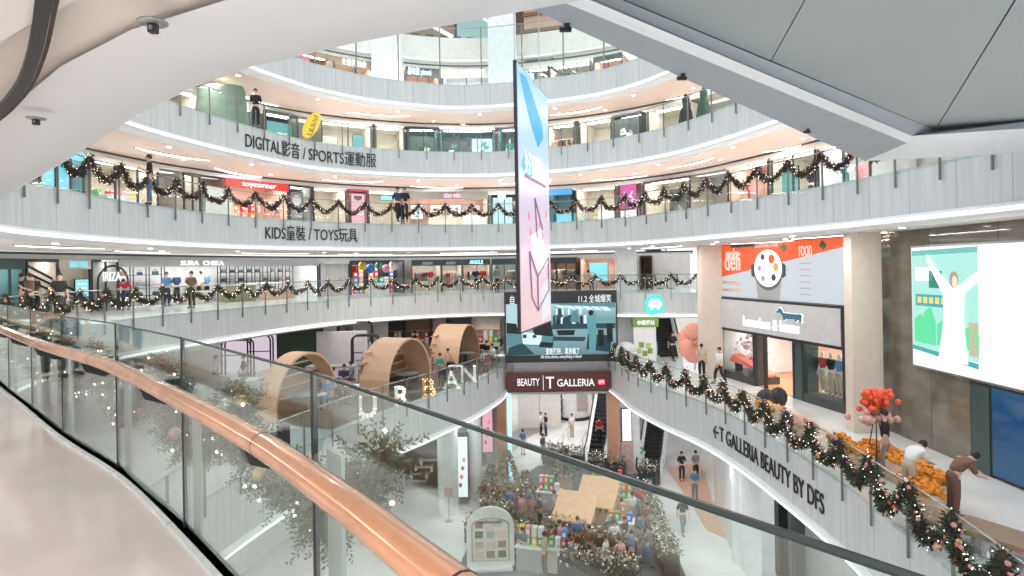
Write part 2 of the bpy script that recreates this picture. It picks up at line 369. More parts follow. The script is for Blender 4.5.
# ---- angled grey bulkhead over the void at the upper right
def G(x, y, z=3.8): return atz(x, y, z)
def back(p, q, t): return (q[0] + (p[0] - q[0]) * t, q[1] + (p[1] - q[1]) * t)
a1 = G(865, 161); a0, a2 = back(G(512, 0), a1, 1.16), G(1090, 150)
b1 = G(907, 143); b0, b2 = back(G(558, 0), b1, 1.5), G(1090, 131)
c1 = G(912, 136, 3.82); c0, c2 = back(G(590, 0, 3.82), c1, 1.5), G(1090, 124, 3.82)
m = MB()
zl, zh = 3.8, 4.0
m.prism([a0, a1, b1, b0], zl, 4.6); struct(MB().prism([a1, a2, b2, b1], zl, 4.6).build('trim_10', lip_m))
struct(m.build('ceiling', boxd_m))
m = MB()
for (p, q, r_, s_) in ((b0, b1, c1, c0), (b1, b2, c2, c1)): m.poly([p + (zl,), q + (zl,), r_ + (zl + .02,), s_ + (zl + .02,)])
struct(m.build('trim_5', lip_m))
m = MB(); d1 = G(935, 130, 4.0); d0, d2 = back(G(622, 0, 4.0), d1, 1.5), G(1090, 114, 4.0)
for (p, q, r_, s_) in ((c0, c1, d1, d0), (c1, c2, d2, d1)): m.poly([p + (zl + .02,), q + (zl + .02,), r_ + (zh,), s_ + (zh,)])
struct(m.build('trim_6', boxd_m))
m = MB()
def cross(p, q, t): return (p[0] + (q[0] - p[0]) * t, p[1] + (q[1] - p[1]) * t)
J1, J2 = G(771, 61, 4.0), G(940, 128, 4.0); K1, K2 = back(G(805, 0, 4.0), J1, 3.2), back(G(1018, 0, 4.0), J2, 1.9)
P_ = [(d0, J1, K1, (d0[0] + 1.5, d0[1] - 4)), (J1, d1, K2, K1), (d1, d2, (14, 2), K2)]
for pl in P_:
    cx = sum(p[0] for p in pl) / 4; cy = sum(p[1] for p in pl) / 4
    q = [(p[0] + (cx - p[0]) * .004, p[1] + (cy - p[1]) * .004) for p in pl]; m.poly([p + (zh,) for p in q])
struct(m.build('ceiling', box_m)); struct(MB().prism([b0, b1, b2, (14, -2), (b0[0], -2)], 4.3, 4.5).build('ceiling', boxd_m))
for x, y, wh in ((567, 24, 'upper'), (683, 74, 'middle'), (808, 129, 'lower')):
    X, Y = G(x, y); t = thing('security_camera', wh + ' small black camera under the slanting grey bulkhead edge', 'security camera', (X, Y, 3.8))
    MB().lathe([(.03, 0), (.025, -.03)], n=10).build('mount', black, t); MB().box(-.07, .04, -.02, .02, -.07, -.03).build('body', black, t, bevel=.006)

# ---- walls behind the galleries, with the ceiling line
W0, W1, W2, W3 = P0.off(5.6), P1.off(4.2), P2.off(4.2), P3.off(4.4)
for Wp, f, s_ in ((W0, 0, .2), (W1, 4, .2), (W2, 8, 0), (W3, 12, 0)):
    q = Wp.cut(Wp.L * s_, Wp.L); q = q.off(2.6); struct(sweep(q, [(0, f), (0, f + 2.6)], 'wall_back', wall_m))
    q = Wp.cut(Wp.L * s_, Wp.L); struct(sweep(q, [(-.05, f + 2.5), (-.05, f + 2.6)], 'trim_7', dark)); struct(sweep(q, [(0, f + 2.32), (0, f + 2.6)], 'wall_back', wall_m))
struct(sweep(PM.off(15), [(0, -4), (0, -1.4)], 'wall_left', wall_m))
# ---- right hand stone wall, two piers
WR = Path([atz(690, 366, -4), (10.2, 33.2), (10.63, 29.94), (11.86, 24.23), (12.35, 21.9), (12.42, 20), (12.40, 18.2), (12.38, 16.4), (12.36, 15.3), (12.36, 14.3), (12.5, 12.4), (12.7, 10)], step=.6)
sA = WR.s_px(878, -2)
def wall_piece(pth, z0, z1, nm, mt): return struct(sweep(pth, [(0, z0), (0, z1)], nm, mt))
wall_piece(WR.cut(sA, WR.L), -4, 2.6, 'wall_right', marble_m); wall_piece(WR.cut(WR.s_px(722, -2), sA), 2.42, 2.6, 'wall_right', darkg)
def pier(xa, xb, Y, z0, z1, m_, label, dp=1.0, rz=0):
    X0, X1 = aty(xa, 330, Y)[0], aty(xb, 330, Y)[0]
    o = MB().box(X0, X1, Y, Y + dp, z0, z1).build('pillar', m_, bevel=.02); return tag(o, label, 'pillar', kind='structure')
pier(702, 723, 29.9, -4, 2.6, beige_m, 'beige stone pillar between the storefront and the green lit sign', .7)
pier(852, 883, 19.7, -4, 2.6, beige_m, 'beige stone pillar between storefront and polished wall', .45)
pier(618, 638, 36.6, -11, 2.6, white, 'white pillar beside the large cinema screen', .8)
pier(493, 521, 35.4, 12, 21, white, 'tall light pillar above the hanging screen', 1.2)
pier(376, 405, 36.2, 12, 21, white, 'tall light pillar left of the top storey dark sign', 1.2)

# ---- balustrades and garlands
BS = {}
s0 = P0.s_px(118, 0); e0 = P0.s_px(697, 0); BS[0] = balustrade(P0, 0, s0 - 8, e0, 'clear glass balustrade across the void on our level', 1.45)
s1 = P1.s_px(12, 4); BS[1] = balustrade(P1, 4, s1 - 1, P1.L - 2, 'clear glass balustrade of the storey with the kids and toys lettering')
BS[2] = balustrade(P2, 8, 3, P2.L - 1, 'clear glass balustrade of the storey with the digital and sports lettering', 1.5)
BS[3] = balustrade(P3, 12, 3, P3.L - 1, 'tall glass balustrade of the top storey with shop signs', 2.4, low=0, h=3.2, pw=.07)
sm = PM.s_px(330, -4); BS[-1] = balustrade(PM, -4, 6, PM.L - 1, 'glass balustrade in front of the marquee letters', 1.5)
BS[-2] = balustrade(PN, -4, .6, PN.L, 'glass balustrade above the beauty hall lettering on the right side', 1.5)
t, n, st = BS[0]; garland(P0, 0, s0 - 8, n, st, 'green garland with baubles swagged along our storey across the void', seed=1, sag=.55, rad=.15, dens=620, lf=.10, bs=.045, lights=750)
t, n, st = BS[1]; garland(P1, 4, s1 - 1, n, st, 'brown garland with baubles swagged along the storey above, over the kids lettering', seed=2, rad=.16, sag=.6, dens=620, lf=.10, bs=.045, leaf_m=mat('bronzed garland leaf', (.05, .045, .03), .5, vary=.3), lights=900)
t, n, st = BS[-2]; garland(PN, -4, .6, n, st, 'thick garland with coloured baubles swagged along the beauty hall balustrade', seed=3, rad=.22, sag=.75, lf=.11, bs=.06, dens=900, nb=100, extra=300, lights=800)

# ---- lettering on the slab fronts
lett = mat('black lettering', (.015, .015, .018), .4)
ring_text(P1, 'KIDS童裝 / TOYS玩具', P1.s_px(265, 3.4), P1.s_px(357, 3.4), 3.13, lett, 'black KIDS and TOYS lettering on the curved grey slab front', size=.75)
ring_text(P2, 'DIGITAL影音 / SPORTS運動服', P2.s_px(245, 7.4), P2.s_px(376, 7.4), 7.08, lett, 'black DIGITAL and SPORTS lettering on the curved slab front', size=.8)
ring_text(PN, '←T GALLERIA BEAUTY BY DFS', PN.s_px(714, -5.1), PN.s_px(825, -5.1), -5.2, lett, 'black beauty hall lettering with arrow on the curved slab front', size=.8)

# ---- hanging LED banner
XA, XB, YA, YB = (519 - 512) / F * 18, None, 18.0, 21.9
pa = (aty(519.5, 200, YA)[0], YA); pb = (aty(549, 200, YB)[0], YB)
ang = math.atan2(pb[1] - pa[1], pb[0] - pa[0]); wd = math.dist(pa, pb); zt, zb = aty(519, 62, YA)[1], aty(522, 332, YA)[1]
t = thing('hanging_screen', 'tall hanging screen showing pastel pink and blue advertising over the void', 'screen', (pa[0], pa[1], zb), ang)
H = zt - zb
MB().box(-.06, wd + .03, .02, .12, -.06, H + .06).build('cabinet', black, t, bevel=.01)
def grad_mat(name, stops, s, axis=2, size=1.0, wob=.0):
    m = bpy.data.materials.new(name); m.use_nodes = True; nt = m.node_tree; L = nt.links; b = nt.nodes['Principled BSDF']; b.inputs['Base Color'].default_value = (.02, .02, .02, 1); b.inputs['Roughness'].default_value = .25
    tc = nt.nodes.new('ShaderNodeTexCoord'); sp = nt.nodes.new('ShaderNodeSeparateXYZ'); L.new(tc.outputs['Object'], sp.inputs[0])
    d = nt.nodes.new('ShaderNodeMath'); d.operation = 'DIVIDE'; d.inputs[1].default_value = size; L.new(sp.outputs[axis], d.inputs[0])
    src = d.outputs[0]
    if wob:
        n = nt.nodes.new('ShaderNodeTexNoise'); n.inputs['Scale'].default_value = 1.2; L.new(tc.outputs['Object'], n.inputs['Vector']); q = nt.nodes.new('ShaderNodeMath'); q.operation = 'MULTIPLY_ADD'; q.inputs[1].default_value = wob; L.new(n.outputs['Fac'], q.inputs[0]); L.new(d.outputs[0], q.inputs[2]); src = q.outputs[0]
    r = nt.nodes.new('ShaderNodeValToRGB'); L.new(src, r.inputs[0]); e = r.color_ramp.elements
    while len(e) < len(stops): e.new(.5)
    for k, (p, c) in enumerate(stops): e[k].position = p; e[k].color = c + (1,)
    L.new(r.outputs[0], b.inputs['Emission Color']); b.inputs['Emission Strength'].default_value = s; return m
MB().box(0, wd, -.005, .02, 0, H).build('display', grad_mat('banner picture', [(0, (.66, .42, .44)), (.35, (.66, .52, .62)), (.6, (.60, .58, .78)), (.8, (.38, .62, .85)), (1, (.30, .55, .82))], 1.0, 2, H, 0), t)
def flat(pts, nm, m_, par, y=-.012, d=.006): return MB().vprism(pts, y - d, y).build(nm, m_, par)
bl, bd, pk, wh = glow('screen blue', (.02, .42, .75), 1.0), glow('screen mauve line', (.35, .16, .28), .8), glow('screen pink', (.85, .25, .32), 1), glow('screen white', (.95, .97, 1), 1.1)
z = lambda f: f * H
flat([(wd * .05, z(.97)), (wd * .25, z(.98)), (wd * .75, z(.86)), (wd * .8, z(.8)), (wd * .6, z(.74)), (wd * .4, z(.8)), (wd * .22, z(.88))], 'blue_shape', bl, t)
flat([(wd * .05, z(.62)), (wd * .2, z(.70)), (wd * .5, z(.66)), (wd * .3, z(.58))], 'blue_shape', glow('screen sky', (.10, .55, .95), 1), t)
text_up('advert_lettering', '好時節', .8, wh, t, (wd * .15, -.02, z(.61)), width=wd * .6, bold=.02); MB().box(wd * .15, wd * .85, -.02, -.012, z(.585), z(.597)).build('lettering_rule', bd, t)
flat([(wd * .3, z(.36)), (wd * .62, z(.40)), (wd * .92, z(.26)), (wd * .55, z(.22))], 'white_lid', wh, t)
for a, b_ in (((.25, .30), (.5, .20)), ((.5, .20), (.9, .28)), ((.5, .20), (.5, .06)), ((.25, .30), (.3, .12)), ((.3, .12), (.5, .06)), ((.5, .06), (.9, .14)), ((.9, .28), (.9, .14)), ((.45, .52), (.7, .40)), ((.45, .52), (.5, .36))):
    MB().tube([(a[0] * wd, -.02, z(a[1])), (b_[0] * wd, -.02, z(b_[1]))], .03, 4).build('drawn_line', bd, t)
for a, b_ in ((.25, .44), (.85, .47), (.3, .38), (.7, .37), (.6, .42)): flat([(a * wd + .12 * math.cos(q), z(b_) + .16 * math.sin(q)) for q in [k * 1.2566 for k in range(5)]], 'petal', pk, t)
flat([(wd * .62, z(.15)), (wd * .9, z(.19)), (wd * .95, z(.03)), (wd * .66, z(0.0)+.05)], 'pale_panel', glow('screen pale', (.72, .76, .92), 1), t)
for k in (.1, .9): MB().tube([(wd * k, .18, H), (wd * k, .18, 24 - zb)], .02, 5).build('suspension_cable', steel, t)

# ---- big cinema screen
Y = 35.1; x0, zt = aty(504, 292, Y); x1, zb = aty(618, 361, Y); W = x1 - x0; H = zt - zb
t = thing('cinema_screen', 'large dark framed video wall showing a blue green office scene', 'video screen', (x0, Y, zb))
MB().box(0, W, 0, .3, 0, H).build('cabinet', black, t, bevel=.02)
zz = lambda y: H * (361 - y) / 69
xx = lambda x: W * (x - 504) / 114
MB().box(xx(505.5), xx(616.5), -.02, 0, zz(354), zz(304)).build('display', grad_mat('office film picture', [(0, (.05, .13, .16)), (.35, (.20, .36, .40)), (.6, (.14, .32, .35)), (.85, (.40, .58, .60)), (1, (.50, .66, .68))], 1, 2, H, .0), t)
cyl, cyd, cyw, cyk = glow('film teal', (.10, .27, .31), .9), glow('film dark teal', (.015, .06, .08), .8), glow('film pale cyan', (.68, .88, .90), 1), glow('film black', (.006, .012, .015), .5)
def pic(pts, m_, nm, y=-.025): flat([(xx(a), zz(b)) for a, b in pts], nm, m_, t, y, .008)
pic([(506, 304), (520, 304), (520, 338), (506, 340)], glow('film window', (.45, .66, .70), 1), 'window_shape')
pic([(551, 304), (616, 304), (616, 309), (570, 307)], cyl, 'ceiling_shape')
for i in range(6): pic([(555 + i * 9, 305.5 + i * .4), (563 + i * 9, 306 + i * .4), (567 + i * 9, 309 + i * .6), (560 + i * 9, 308.6 + i * .6)], cyw, 'ceiling_lamp_shape', -.034)
pic([(552, 324), (616, 324), (616, 329), (552, 329)], cyd, 'desk_shape'); pic([(506, 330), (556, 334), (552, 346), (506, 344)], cyl, 'desk_shape', -.033); pic([(588, 334), (612, 336), (610, 352), (586, 349)], cyd, 'desk_shape')
pic([(530, 322), (551, 322), (553, 336), (534, 334)], cyk, 'monitor_shape', -.045); pic([(521, 331), (542, 333), (540, 344), (522, 343)], cyw, 'paper_shape', -.04); pic([(508, 346), (522, 342), (534, 353), (506, 354)], cyd, 'paper_shape', -.045)
pic([(557, 310), (561, 308), (564, 324), (556, 325)], cyd, 'seated_figure_shape'); pic([(572, 312), (577, 310), (580, 322), (570, 323)], cyl, 'seated_figure_shape', -.035); pic([(563, 318), (570, 316), (572, 328), (562, 328)], cyd, 'seated_figure_shape', -.04)
pic([(590, 314), (594, 311), (597, 315), (596, 322), (597, 334), (595, 352), (589, 352), (589, 334), (587, 324)], glow('film figure', (.12, .36, .40), .9), 'standing_figure_shape', -.045); pic([(588.5, 313), (591, 310.5), (594, 312), (593, 316), (589.5, 316)], cyk, 'figure_hair_shape', -.06)
for i in range(9): pic([(553 + i * 3.9, 316 + (i * 7) % 4), (555.6 + i * 3.9, 315 + (i * 7) % 4), (555.8 + i * 3.9, 324), (553 + i * 3.9, 324)], [cyd, cyk, cyw][i % 3], 'office_clutter_shape', -.034)
for i in range(5): pic([(556 + i * 6, 309.5), (558 + i * 6, 309.5), (558 + i * 6, 315), (556 + i * 6, 315)], cyw, 'window_bar_shape', -.032)
for i in range(4): pic([(522 + i * 5, 333.5 + i * .3), (526 + i * 5, 333.8 + i * .3), (526 + i * 5, 337), (522 + i * 5, 337)], cyw if i % 2 else cyd, 'paper_shape', -.05)
pic([(553, 336), (586, 337), (584, 341), (552, 340)], cyd, 'desk_shape', -.04); pic([(556, 330), (575, 330), (574, 335), (558, 335)], cyk, 'keyboard_shape', -.046); pic([(540, 341), (553, 342), (552, 347), (538, 346)], cyk, 'chair_shape', -.046); pic([(506, 322), (516, 323), (518, 333), (506, 332)], cyk, 'chair_shape', -.046)
pic([(598, 330), (604, 330), (604, 346), (598, 346)], cyk, 'chair_shape', -.05); pic([(607, 324), (613, 324), (613, 342), (607, 342)], cyk, 'chair_shape', -.05)
tx = glow('screen lettering white', (.9, .95, .96), 1)
text_up('title_lettering', '11.2 全城爆笑', .5, tx, t, (xx(578), -.04, zz(303)), width=xx(611) - xx(578), bold=.004); text_up('title_lettering', '自 日', .55, tx, t, (xx(509), -.04, zz(303.5)), width=xx(521) - xx(509), bold=.008)
text_up('subtitle_lettering', '重新打拼．真係瘋了', .42, tx, t, (xx(545), -.05, zz(353)), width=xx(579) - xx(545), bold=.008); text_up('subtitle_lettering', 'All time slows, everything is fated', .26, tx, t, (xx(540), -.05, zz(357)), width=xx(581) - xx(540), bold=.004)
# beauty hall sign board and portal
Y = 35.6; x0, zt = aty(507, 373.5, Y); x1, zb = aty(617.5, 391, Y); W = x1 - x0; H = zt - zb
t = thing('sign_board', 'dark red lit BEAUTY and T GALLERIA board over the portal', 'sign', (x0, Y, zb))
MB().box(0, W, 0, .5, 0, H).build('board', mat('dark red sign board', (.16, .035, .03), .25, 0, .25, (.22, .04, .03)), t, bevel=.03)
text_up('lettering', 'BEAUTY', .6, wh, t, (W * .09, -.03, H * .36), width=W * .2, bold=.012); MB().box(W * .325, W * .33, -.03, 0, H * .12, H * .86).build('divider', wh, t)
text_up('lettering', 'T', 1.0, wh, t, (W * .35, -.03, H * .2), width=W * .075, bold=.012); text_up('lettering', 'GALLERIA', .6, wh, t, (W * .45, -.03, H * .3), width=W * .34, bold=.012)
MB().box(W * .825, W * .885, -.04, 0, H * .36, H * .6).build('red_emblem', glow('red lit emblem', (1, .05, .08), 2.2), t, bevel=.04); text_up('emblem_lettering', 'DFS', .24, wh, t, (W * .832, -.05, H * .42), width=W * .045, bold=.006)
MB().box(aty(505, 380, 36.4)[0], aty(637, 380, 36.4)[0], 36.5, 37.4, -6.1, -4.0).build('beam', white)['kind'] = 'structure'
for xa, xb, lb in ((497, 506.5, 'bronze clad portal pillar on the side of the marquee letters'), (609, 618, 'bronze clad portal pillar beside the ground escalator')):
    X0, X1 = aty(xa, 430, 36)[0], aty(xb, 430, 36)[0]; tag(MB().box(X0, X1, 35.9, 36.9, -11, -5.85).build('pillar', bronze, bevel=.02), lb, 'pillar', kind='structure')
X0 = aty(508, 430, 35.9)[0]; tag(MB().box(X0, X0 + .22, 35.9, 36.0, -11, -5.9).build('light_strip', glow('cyan lit strip', (.35, .75, .95), 1.6)), 'tall cyan lit strip beside the bronze portal pillar', 'light')

# ================================================================== the near balustrade
Pn = P0.cut(0, P0.L * .30, .2)
t = thing('glass_balustrade', 'nearest clear glass balustrade with a round bronze wooden handrail', 'balustrade')
sJ = min(range(len(Pn.p)), key=lambda i: math.dist(Pn.p[i], (-.75, 2.33))); sJ = Pn.s[sJ]
J = [sJ - 3.35, sJ] + [sJ + 1.86 + 1.68 * k for k in range(9)]
for i, a in enumerate(J):
    if i < len(J) - 1:
        (x0, y0, _), (x1, y1, _) = Pn.at(a + .01), Pn.at(J[i + 1] - .01); d = math.dist((x0, y0), (x1, y1)); nx, ny = -(y1 - y0) / d * .016, (x1 - x0) / d * .016
        mb = MB(); mb.prism([(x0, y0), (x1, y1), (x1 + nx, y1 + ny), (x0 + nx, y0 + ny)], .02, 1.2); mb.build('glass_panel', nglass_m, t)
        e = MB(); e.tube([(x0 + nx / 2, y0 + ny / 2, 1.203), (x1 + nx / 2, y1 + ny / 2, 1.203)], .007, 6); e.build('glass_edge', mat('green glass edge', (.03, .045, .045), .2), t)
    x, y, an = Pn.at(a)
    MB().box(-.007, .007, -.003, .02, .02, 1.2).build('joint_strip', black, t, loc=(x, y, 0), rz=an)
    if i: MB().box(-.15, -.01, -.05, -.035, -.25, .9).build('steel_fin', mat('satin steel fin', (.45, .47, .48), .45, .3), t, loc=(x, y, 0), rz=an)
rp = Pn.off(.17); M_ = int(rp.L / .25); rl = []
for i in range(M_ + 1):
    x, y, _ = rp.at(rp.L * i / M_); rl.append((x, y, .93))
hr = MB().tube(rl, .05, 16).build('handrail', rail_m, t, True)
for a in (sJ - 1.3, sJ + .1, sJ + 3.5, sJ + 6.4, sJ + 9.5):
    x, y, an = rp.at(a); MB().tube([(x - .004 * math.cos(an), y - .004 * math.sin(an), .93), (x + .004 * math.cos(an), y + .004 * math.sin(an), .93)], .0512, 16).build('joint_ring', brown_l, hr)
for a in [J[0] + .9] + [q + .35 for q in J[1:]]:
    x, y, an = Pn.at(a, 0); b_ = MB()
    b_.v += [(-.035, .016, .90), (.035, .016, .90), (.035, .19, .90), (-.035, .19, .90), (-.035, .016, .74), (.035, .016, .74), (.035, .15, .80), (-.035, .15, .80)]
    b_.f += [(0, 3, 2, 1), (4, 5, 6, 7), (0, 1, 5, 4), (1, 2, 6, 5), (2, 3, 7, 6), (3, 0, 4, 7)]
    b_.box(-.03, .03, -.02, .016, .74, .93); b_.build('rail_bracket', black, t, loc=(x, y, 0), rz=an)
garland(Pn, 0, sJ - .1, 8, 1.74, 'thick fir garland with large pink baubles hung outside the nearest glass', zt=.86, sag=.45, rad=.19, dens=1500, twigs=230, nb=90, off=-.26, leaf_m=fir, lf=.05, core=.02, bs=.042, lights=260, extra=0, seed=9)

# ================================================================== ground floor
struct(MB().box(-34, 34, 2, 75, -11.2, -11).build('floor', floor_m))
def gp(x, y, z=-11): return atz(x, y, z)
mt = MB().prism([gp(538, 466), gp(628, 462), gp(655, 500), gp(686, 577), gp(700, 640), gp(440, 640), gp(462, 560), gp(488, 500)], -10.995, -10.98).build('floor_mat', carpet); tag(mt, 'blue grey mat under the fair stalls on the ground floor', 'floor mat')
o = MB().prism([gp(666, 468), gp(702, 462), gp(712, 500), gp(728, 540), gp(706, 530), gp(692, 505)], -10.995, -10.985).build('floor_mat', peach_floor); tag(o, 'peach coloured floor inlay in front of the ground floor escalator', 'floor inlay')
# walls of the ground floor
gl = Path([(11.5, 37), (11.4, 34), (10.4, 31.5), (9.8, 28.5), (9.3, 25), (9.2, 21), (9.2, 16), (9, 11)]); white_w = mat('white gloss panel', (.80, .84, .85), .2)
struct(sweep(gl.cut(0, gl.L * .56), [(0, -11), (0, -5.6)], 'wall_right', white_w, smooth=True)); struct(sweep(gl.cut(gl.L * .56, gl.L), [(2.4, -11), (2.4, -5.6)], 'wall_right', white_w, smooth=True))
gll = Path([(-.9, 37.5), (-3.6, 37.8), (-6, 37), (-9, 33), (-11, 28), (-12, 20), (-11, 12)]); struct(sweep(gll, [(0, -11), (0, -5.7)], 'wall_left', white_w))
struct(MB().box(-16, 24, 62, 62.3, -11, 0).build('wall_back', wall_m)); struct(MB().box(-16, 24, 38, 62, -5.2, -5).build('ceiling', sof_m))
struct(MB().box(-.8, -.6, 38, 62, -11, -5).build('wall_left', wall_m)); struct(MB().box(7.9, 8.1, 44, 62, -11, -5).build('wall_right', wall_m))
def lightbox(x0, x1, Y, yt, yb, m_, lb, cat='lightbox', frame=black, nm='lightbox', dp=.15, rz=0, art=None):
    X0, X1 = aty(x0, yt, Y)[0], aty(x1, yt, Y)[0]; xm = (x0 + x1) / 2; Z1, Z0 = aty(xm, yt, Y)[1], aty(xm, yb, Y)[1]
    t = thing(nm, lb, cat, (X0, Y, Z0), rz); W, H = X1 - X0, Z1 - Z0
    MB().box(-.04, W + .04, .01, dp, -.04, H + .04).build('frame', frame, t, bevel=.01); MB().box(0, W, -.01, .02, 0, H).build('lit_face', m_, t)
    if art: art(t, W, H)
    return t
pinkg = glow('pink lit poster', (.85, .45, .52), 1.0); whg = glow('white lit face', (.92, .95, 1), 1.2); cyg = glow('cyan lit face', (.25, .72, .85), 1.1); tealg = glow('teal lit face', (.15, .5, .5), .8)
def art_flower(t, W, H):
    for q in range(4): flat([(W * (.3 + .12 * q) + .1 * math.cos(k), H * (.2 + .14 * q) + .14 * math.sin(k)) for k in [j * 1.2566 for j in range(5)]], 'flower_shape', pk if q % 2 else bd, t)
lightbox(456.5, 467, 32, 437, 497, whg, 'tall white lit display column with flower picture by white pillar', art=art_flower, dp=.8)
lightbox(482, 492, 36.5, 404, 452, pinkg, 'tall pink poster beside the bronze portal pillar', art=art_flower)
lightbox(622, 631, 36.3, 409, 441, whg, 'white lit panel above a patterned stone base by the portal')
t = thing('stone_plinth', 'pinkish patterned stone base below the white lit panel', 'plinth', (aty(621, 450, 36.4)[0], 36.35, -11)); MB().box(0, .75, 0, .5, 0, 2.0).build('block', mat('pink stone', (.62, .45, .42), .4), t, bevel=.02)
for q in range(4): MB().tube([(.05, -.02, .2 + q * .45), (.37, -.02, .45 + q * .45), (.7, -.02, .2 + q * .45)], .02, 4).build('zigzag_inlay', bronze, t)
def gpillar(x0, x1, yb, lb, m_=white_w, rnd=True):
    X0, Y = gp(x0, yb); X1 = gp(x1, yb)[0]; r = (X1 - X0) / 2
    o = MB().lathe([(r, -11), (r, -5.7)], ((X0 + X1) / 2, Y + r, 0), 28).build('pillar', m_, smooth=False); tag(o, lb, 'pillar', kind='structure')
gpillar(437, 458, 517, 'white pillar under the marquee letters storey'); gpillar(467, 482, 500, 'slim white pillar beside the lit flower column'); gpillar(737, 760, 568, 'white pillar beneath the beauty hall slab')
t = thing('display_window', 'dark framed shop window with a grey product stand under the letters', 'shop window', (aty(405, 460, 34.5)[0], 34.5, -10.9))
MB().box(0, 1.9, .5, .55, 0, 2.6).build('back', dark, t); MB().box(0, .06, 0, .5, 0, 2.6).box(1.84, 1.9, 0, .5, 0, 2.6).box(0, 1.9, 0, .5, 2.54, 2.6).box(0, 1.9, 0, .5, 0, .1).build('frame', black, t)
for q in range(4): MB().box(.1 + q * .22, 1.2 + q * .2, .05, .4, .3 + q * .4, .4 + q * .4).build('shelf', steel, t)
for q in range(5): MB().lathe([(.09, 0), (.1, .3), (.04, .36), (.04, .44)], (.3 + q * .3, .2, .42 + (q % 3) * .4), 10).build('product_bottle', white, t, True)
# shop front at the bottom right, under the beauty hall slab
t = thing('storefront', 'lit storefront with pale header lettering under the beauty hall slab', 'storefront', gp(778, 575) + (-11,), -1.62)
MB().box(0, 7.6, 0, .3, 4.0, 5.2).build('header', beige_m, t); text_up('header_lettering', 'COACH', .9, bronze, t, (2.2, -.03, 4.25), width=3.6, bold=.02)
MB().box(-.15, .3, -.05, .35, 0, 5.2).build('door_post', black, t); MB().box(1.5, 1.9, -.05, .35, 0, 5.2).build('door_post', dark, t); MB().box(.3, 7.6, .3, .4, 0, 4).build('glazing_back', grey, t)
t = thing('video_screen', 'blue lit screen showing a dark haired face below the pale header', 'screen', gp(800, 578) + (-10,), -1.62)
MB().box(0, 4.6, .0, .25, 0, 3.7).build('frame', black, t); MB().box(.1, 4.5, -.02, 0, .1, 3.6).build('display', glow('azure display', (.05, .6, .95), 1.1), t)
flat([(2.2 + .75 * math.cos(k), 2.0 + 1.1 * math.sin(k)) for k in [j * .449 for j in range(14)]], 'hair_shape', glow('screen dark hair', (.02, .02, .10), 1), t, -.03); flat([(2.35 + .5 * math.cos(k), 1.8 + .8 * math.sin(k)) for k in [j * .449 for j in range(14)]], 'face_shape', glow('screen skin', (.75, .55, .6), 1), t, -.045)
t = thing('security_camera_box', 'white projecting box on the wall beside the pale header', 'wall box', gp(757, 560) + (-6.9,)); MB().box(-.5, .1, -.5, 0, 0, .35).build('housing', white, t, bevel=.03); MB().lathe([(.12, -.1), (.12, .02)], (-.2, -.25, 0), 12).build('lens', black, t)

def escalator(X, Y, Z, rz, run, rise, lb, wd=1.0, below=.5):
    t = thing('escalator', lb, 'escalator', (X, Y, Z), rz); L = math.hypot(run, rise)
    n = 26; st = MB()
    for i in range(n): y0 = run * i / n; st.box(-wd / 2, wd / 2, y0, y0 + run / n + .01, rise * i / n - .15, rise * (i + 1) / n)
    st.build('steps', mat('black steps', (.03, .03, .032), .5), t)
    for s_ in (-1, 1):
        x = s_ * (wd / 2 + .12)
        mb = MB(); b = 0
        for xx_ in (x - .12, x + .12): mb.v += [(xx_, -.9, -.05), (xx_, 0, .25), (xx_, run, rise + .25), (xx_, run + .8, rise + .25), (xx_, run + .8, rise - below), (xx_, .3, -below * .2 - .05)]
        mb.f += [(0, 1, 2, 3, 4, 5), (11, 10, 9, 8, 7, 6)] + [(i, i + 6, (i + 1) % 6 + 6, (i + 1) % 6) for i in range(6)]
        mb.build('side_truss', white, t)
        g = MB(); g.v += [(x, -.7, .1), (x, 0, .25), (x, run, rise + .25), (x, run, rise + .95), (x, 0, .95), (x, -.7, .85)]; g.f.append((0, 1, 2, 3, 4, 5)); g.build('glass_side', glass_m, t)
        a = [(x, -.75 + .0, .15), (x, -1.0, .4), (x, -1.0, .7), (x, -.75, .93), (x, 0, 1.0), (x, run, rise + 1.0), (x, run + .6, rise + 1.0)]
        MB().tube(a, .05, 8).build('handrail', black, t, True)
    return t
X, Y = gp(650, 470); escalator(X, Y, -11, -.35, 7.5, 4.6, 'escalator rising from the ground floor by the peach inlay', 1.1)
X, Y = gp(596, 458); escalator(X, Y, -11, -.28, 9, 5.6, 'escalator rising inside the portal, ridden by someone in red', 1.0)
X, Y = atz(668, 356, -4); escalator(X, Y, -4, -.12, 6, 3.8, 'escalator rising from the storey below ours under the green sign', 1.15)
X, Y = atz(664, 288, 0); escalator(X, Y, 0, -.06, 6.5, 4, 'escalator rising from our storey above the green sign', 1.3)

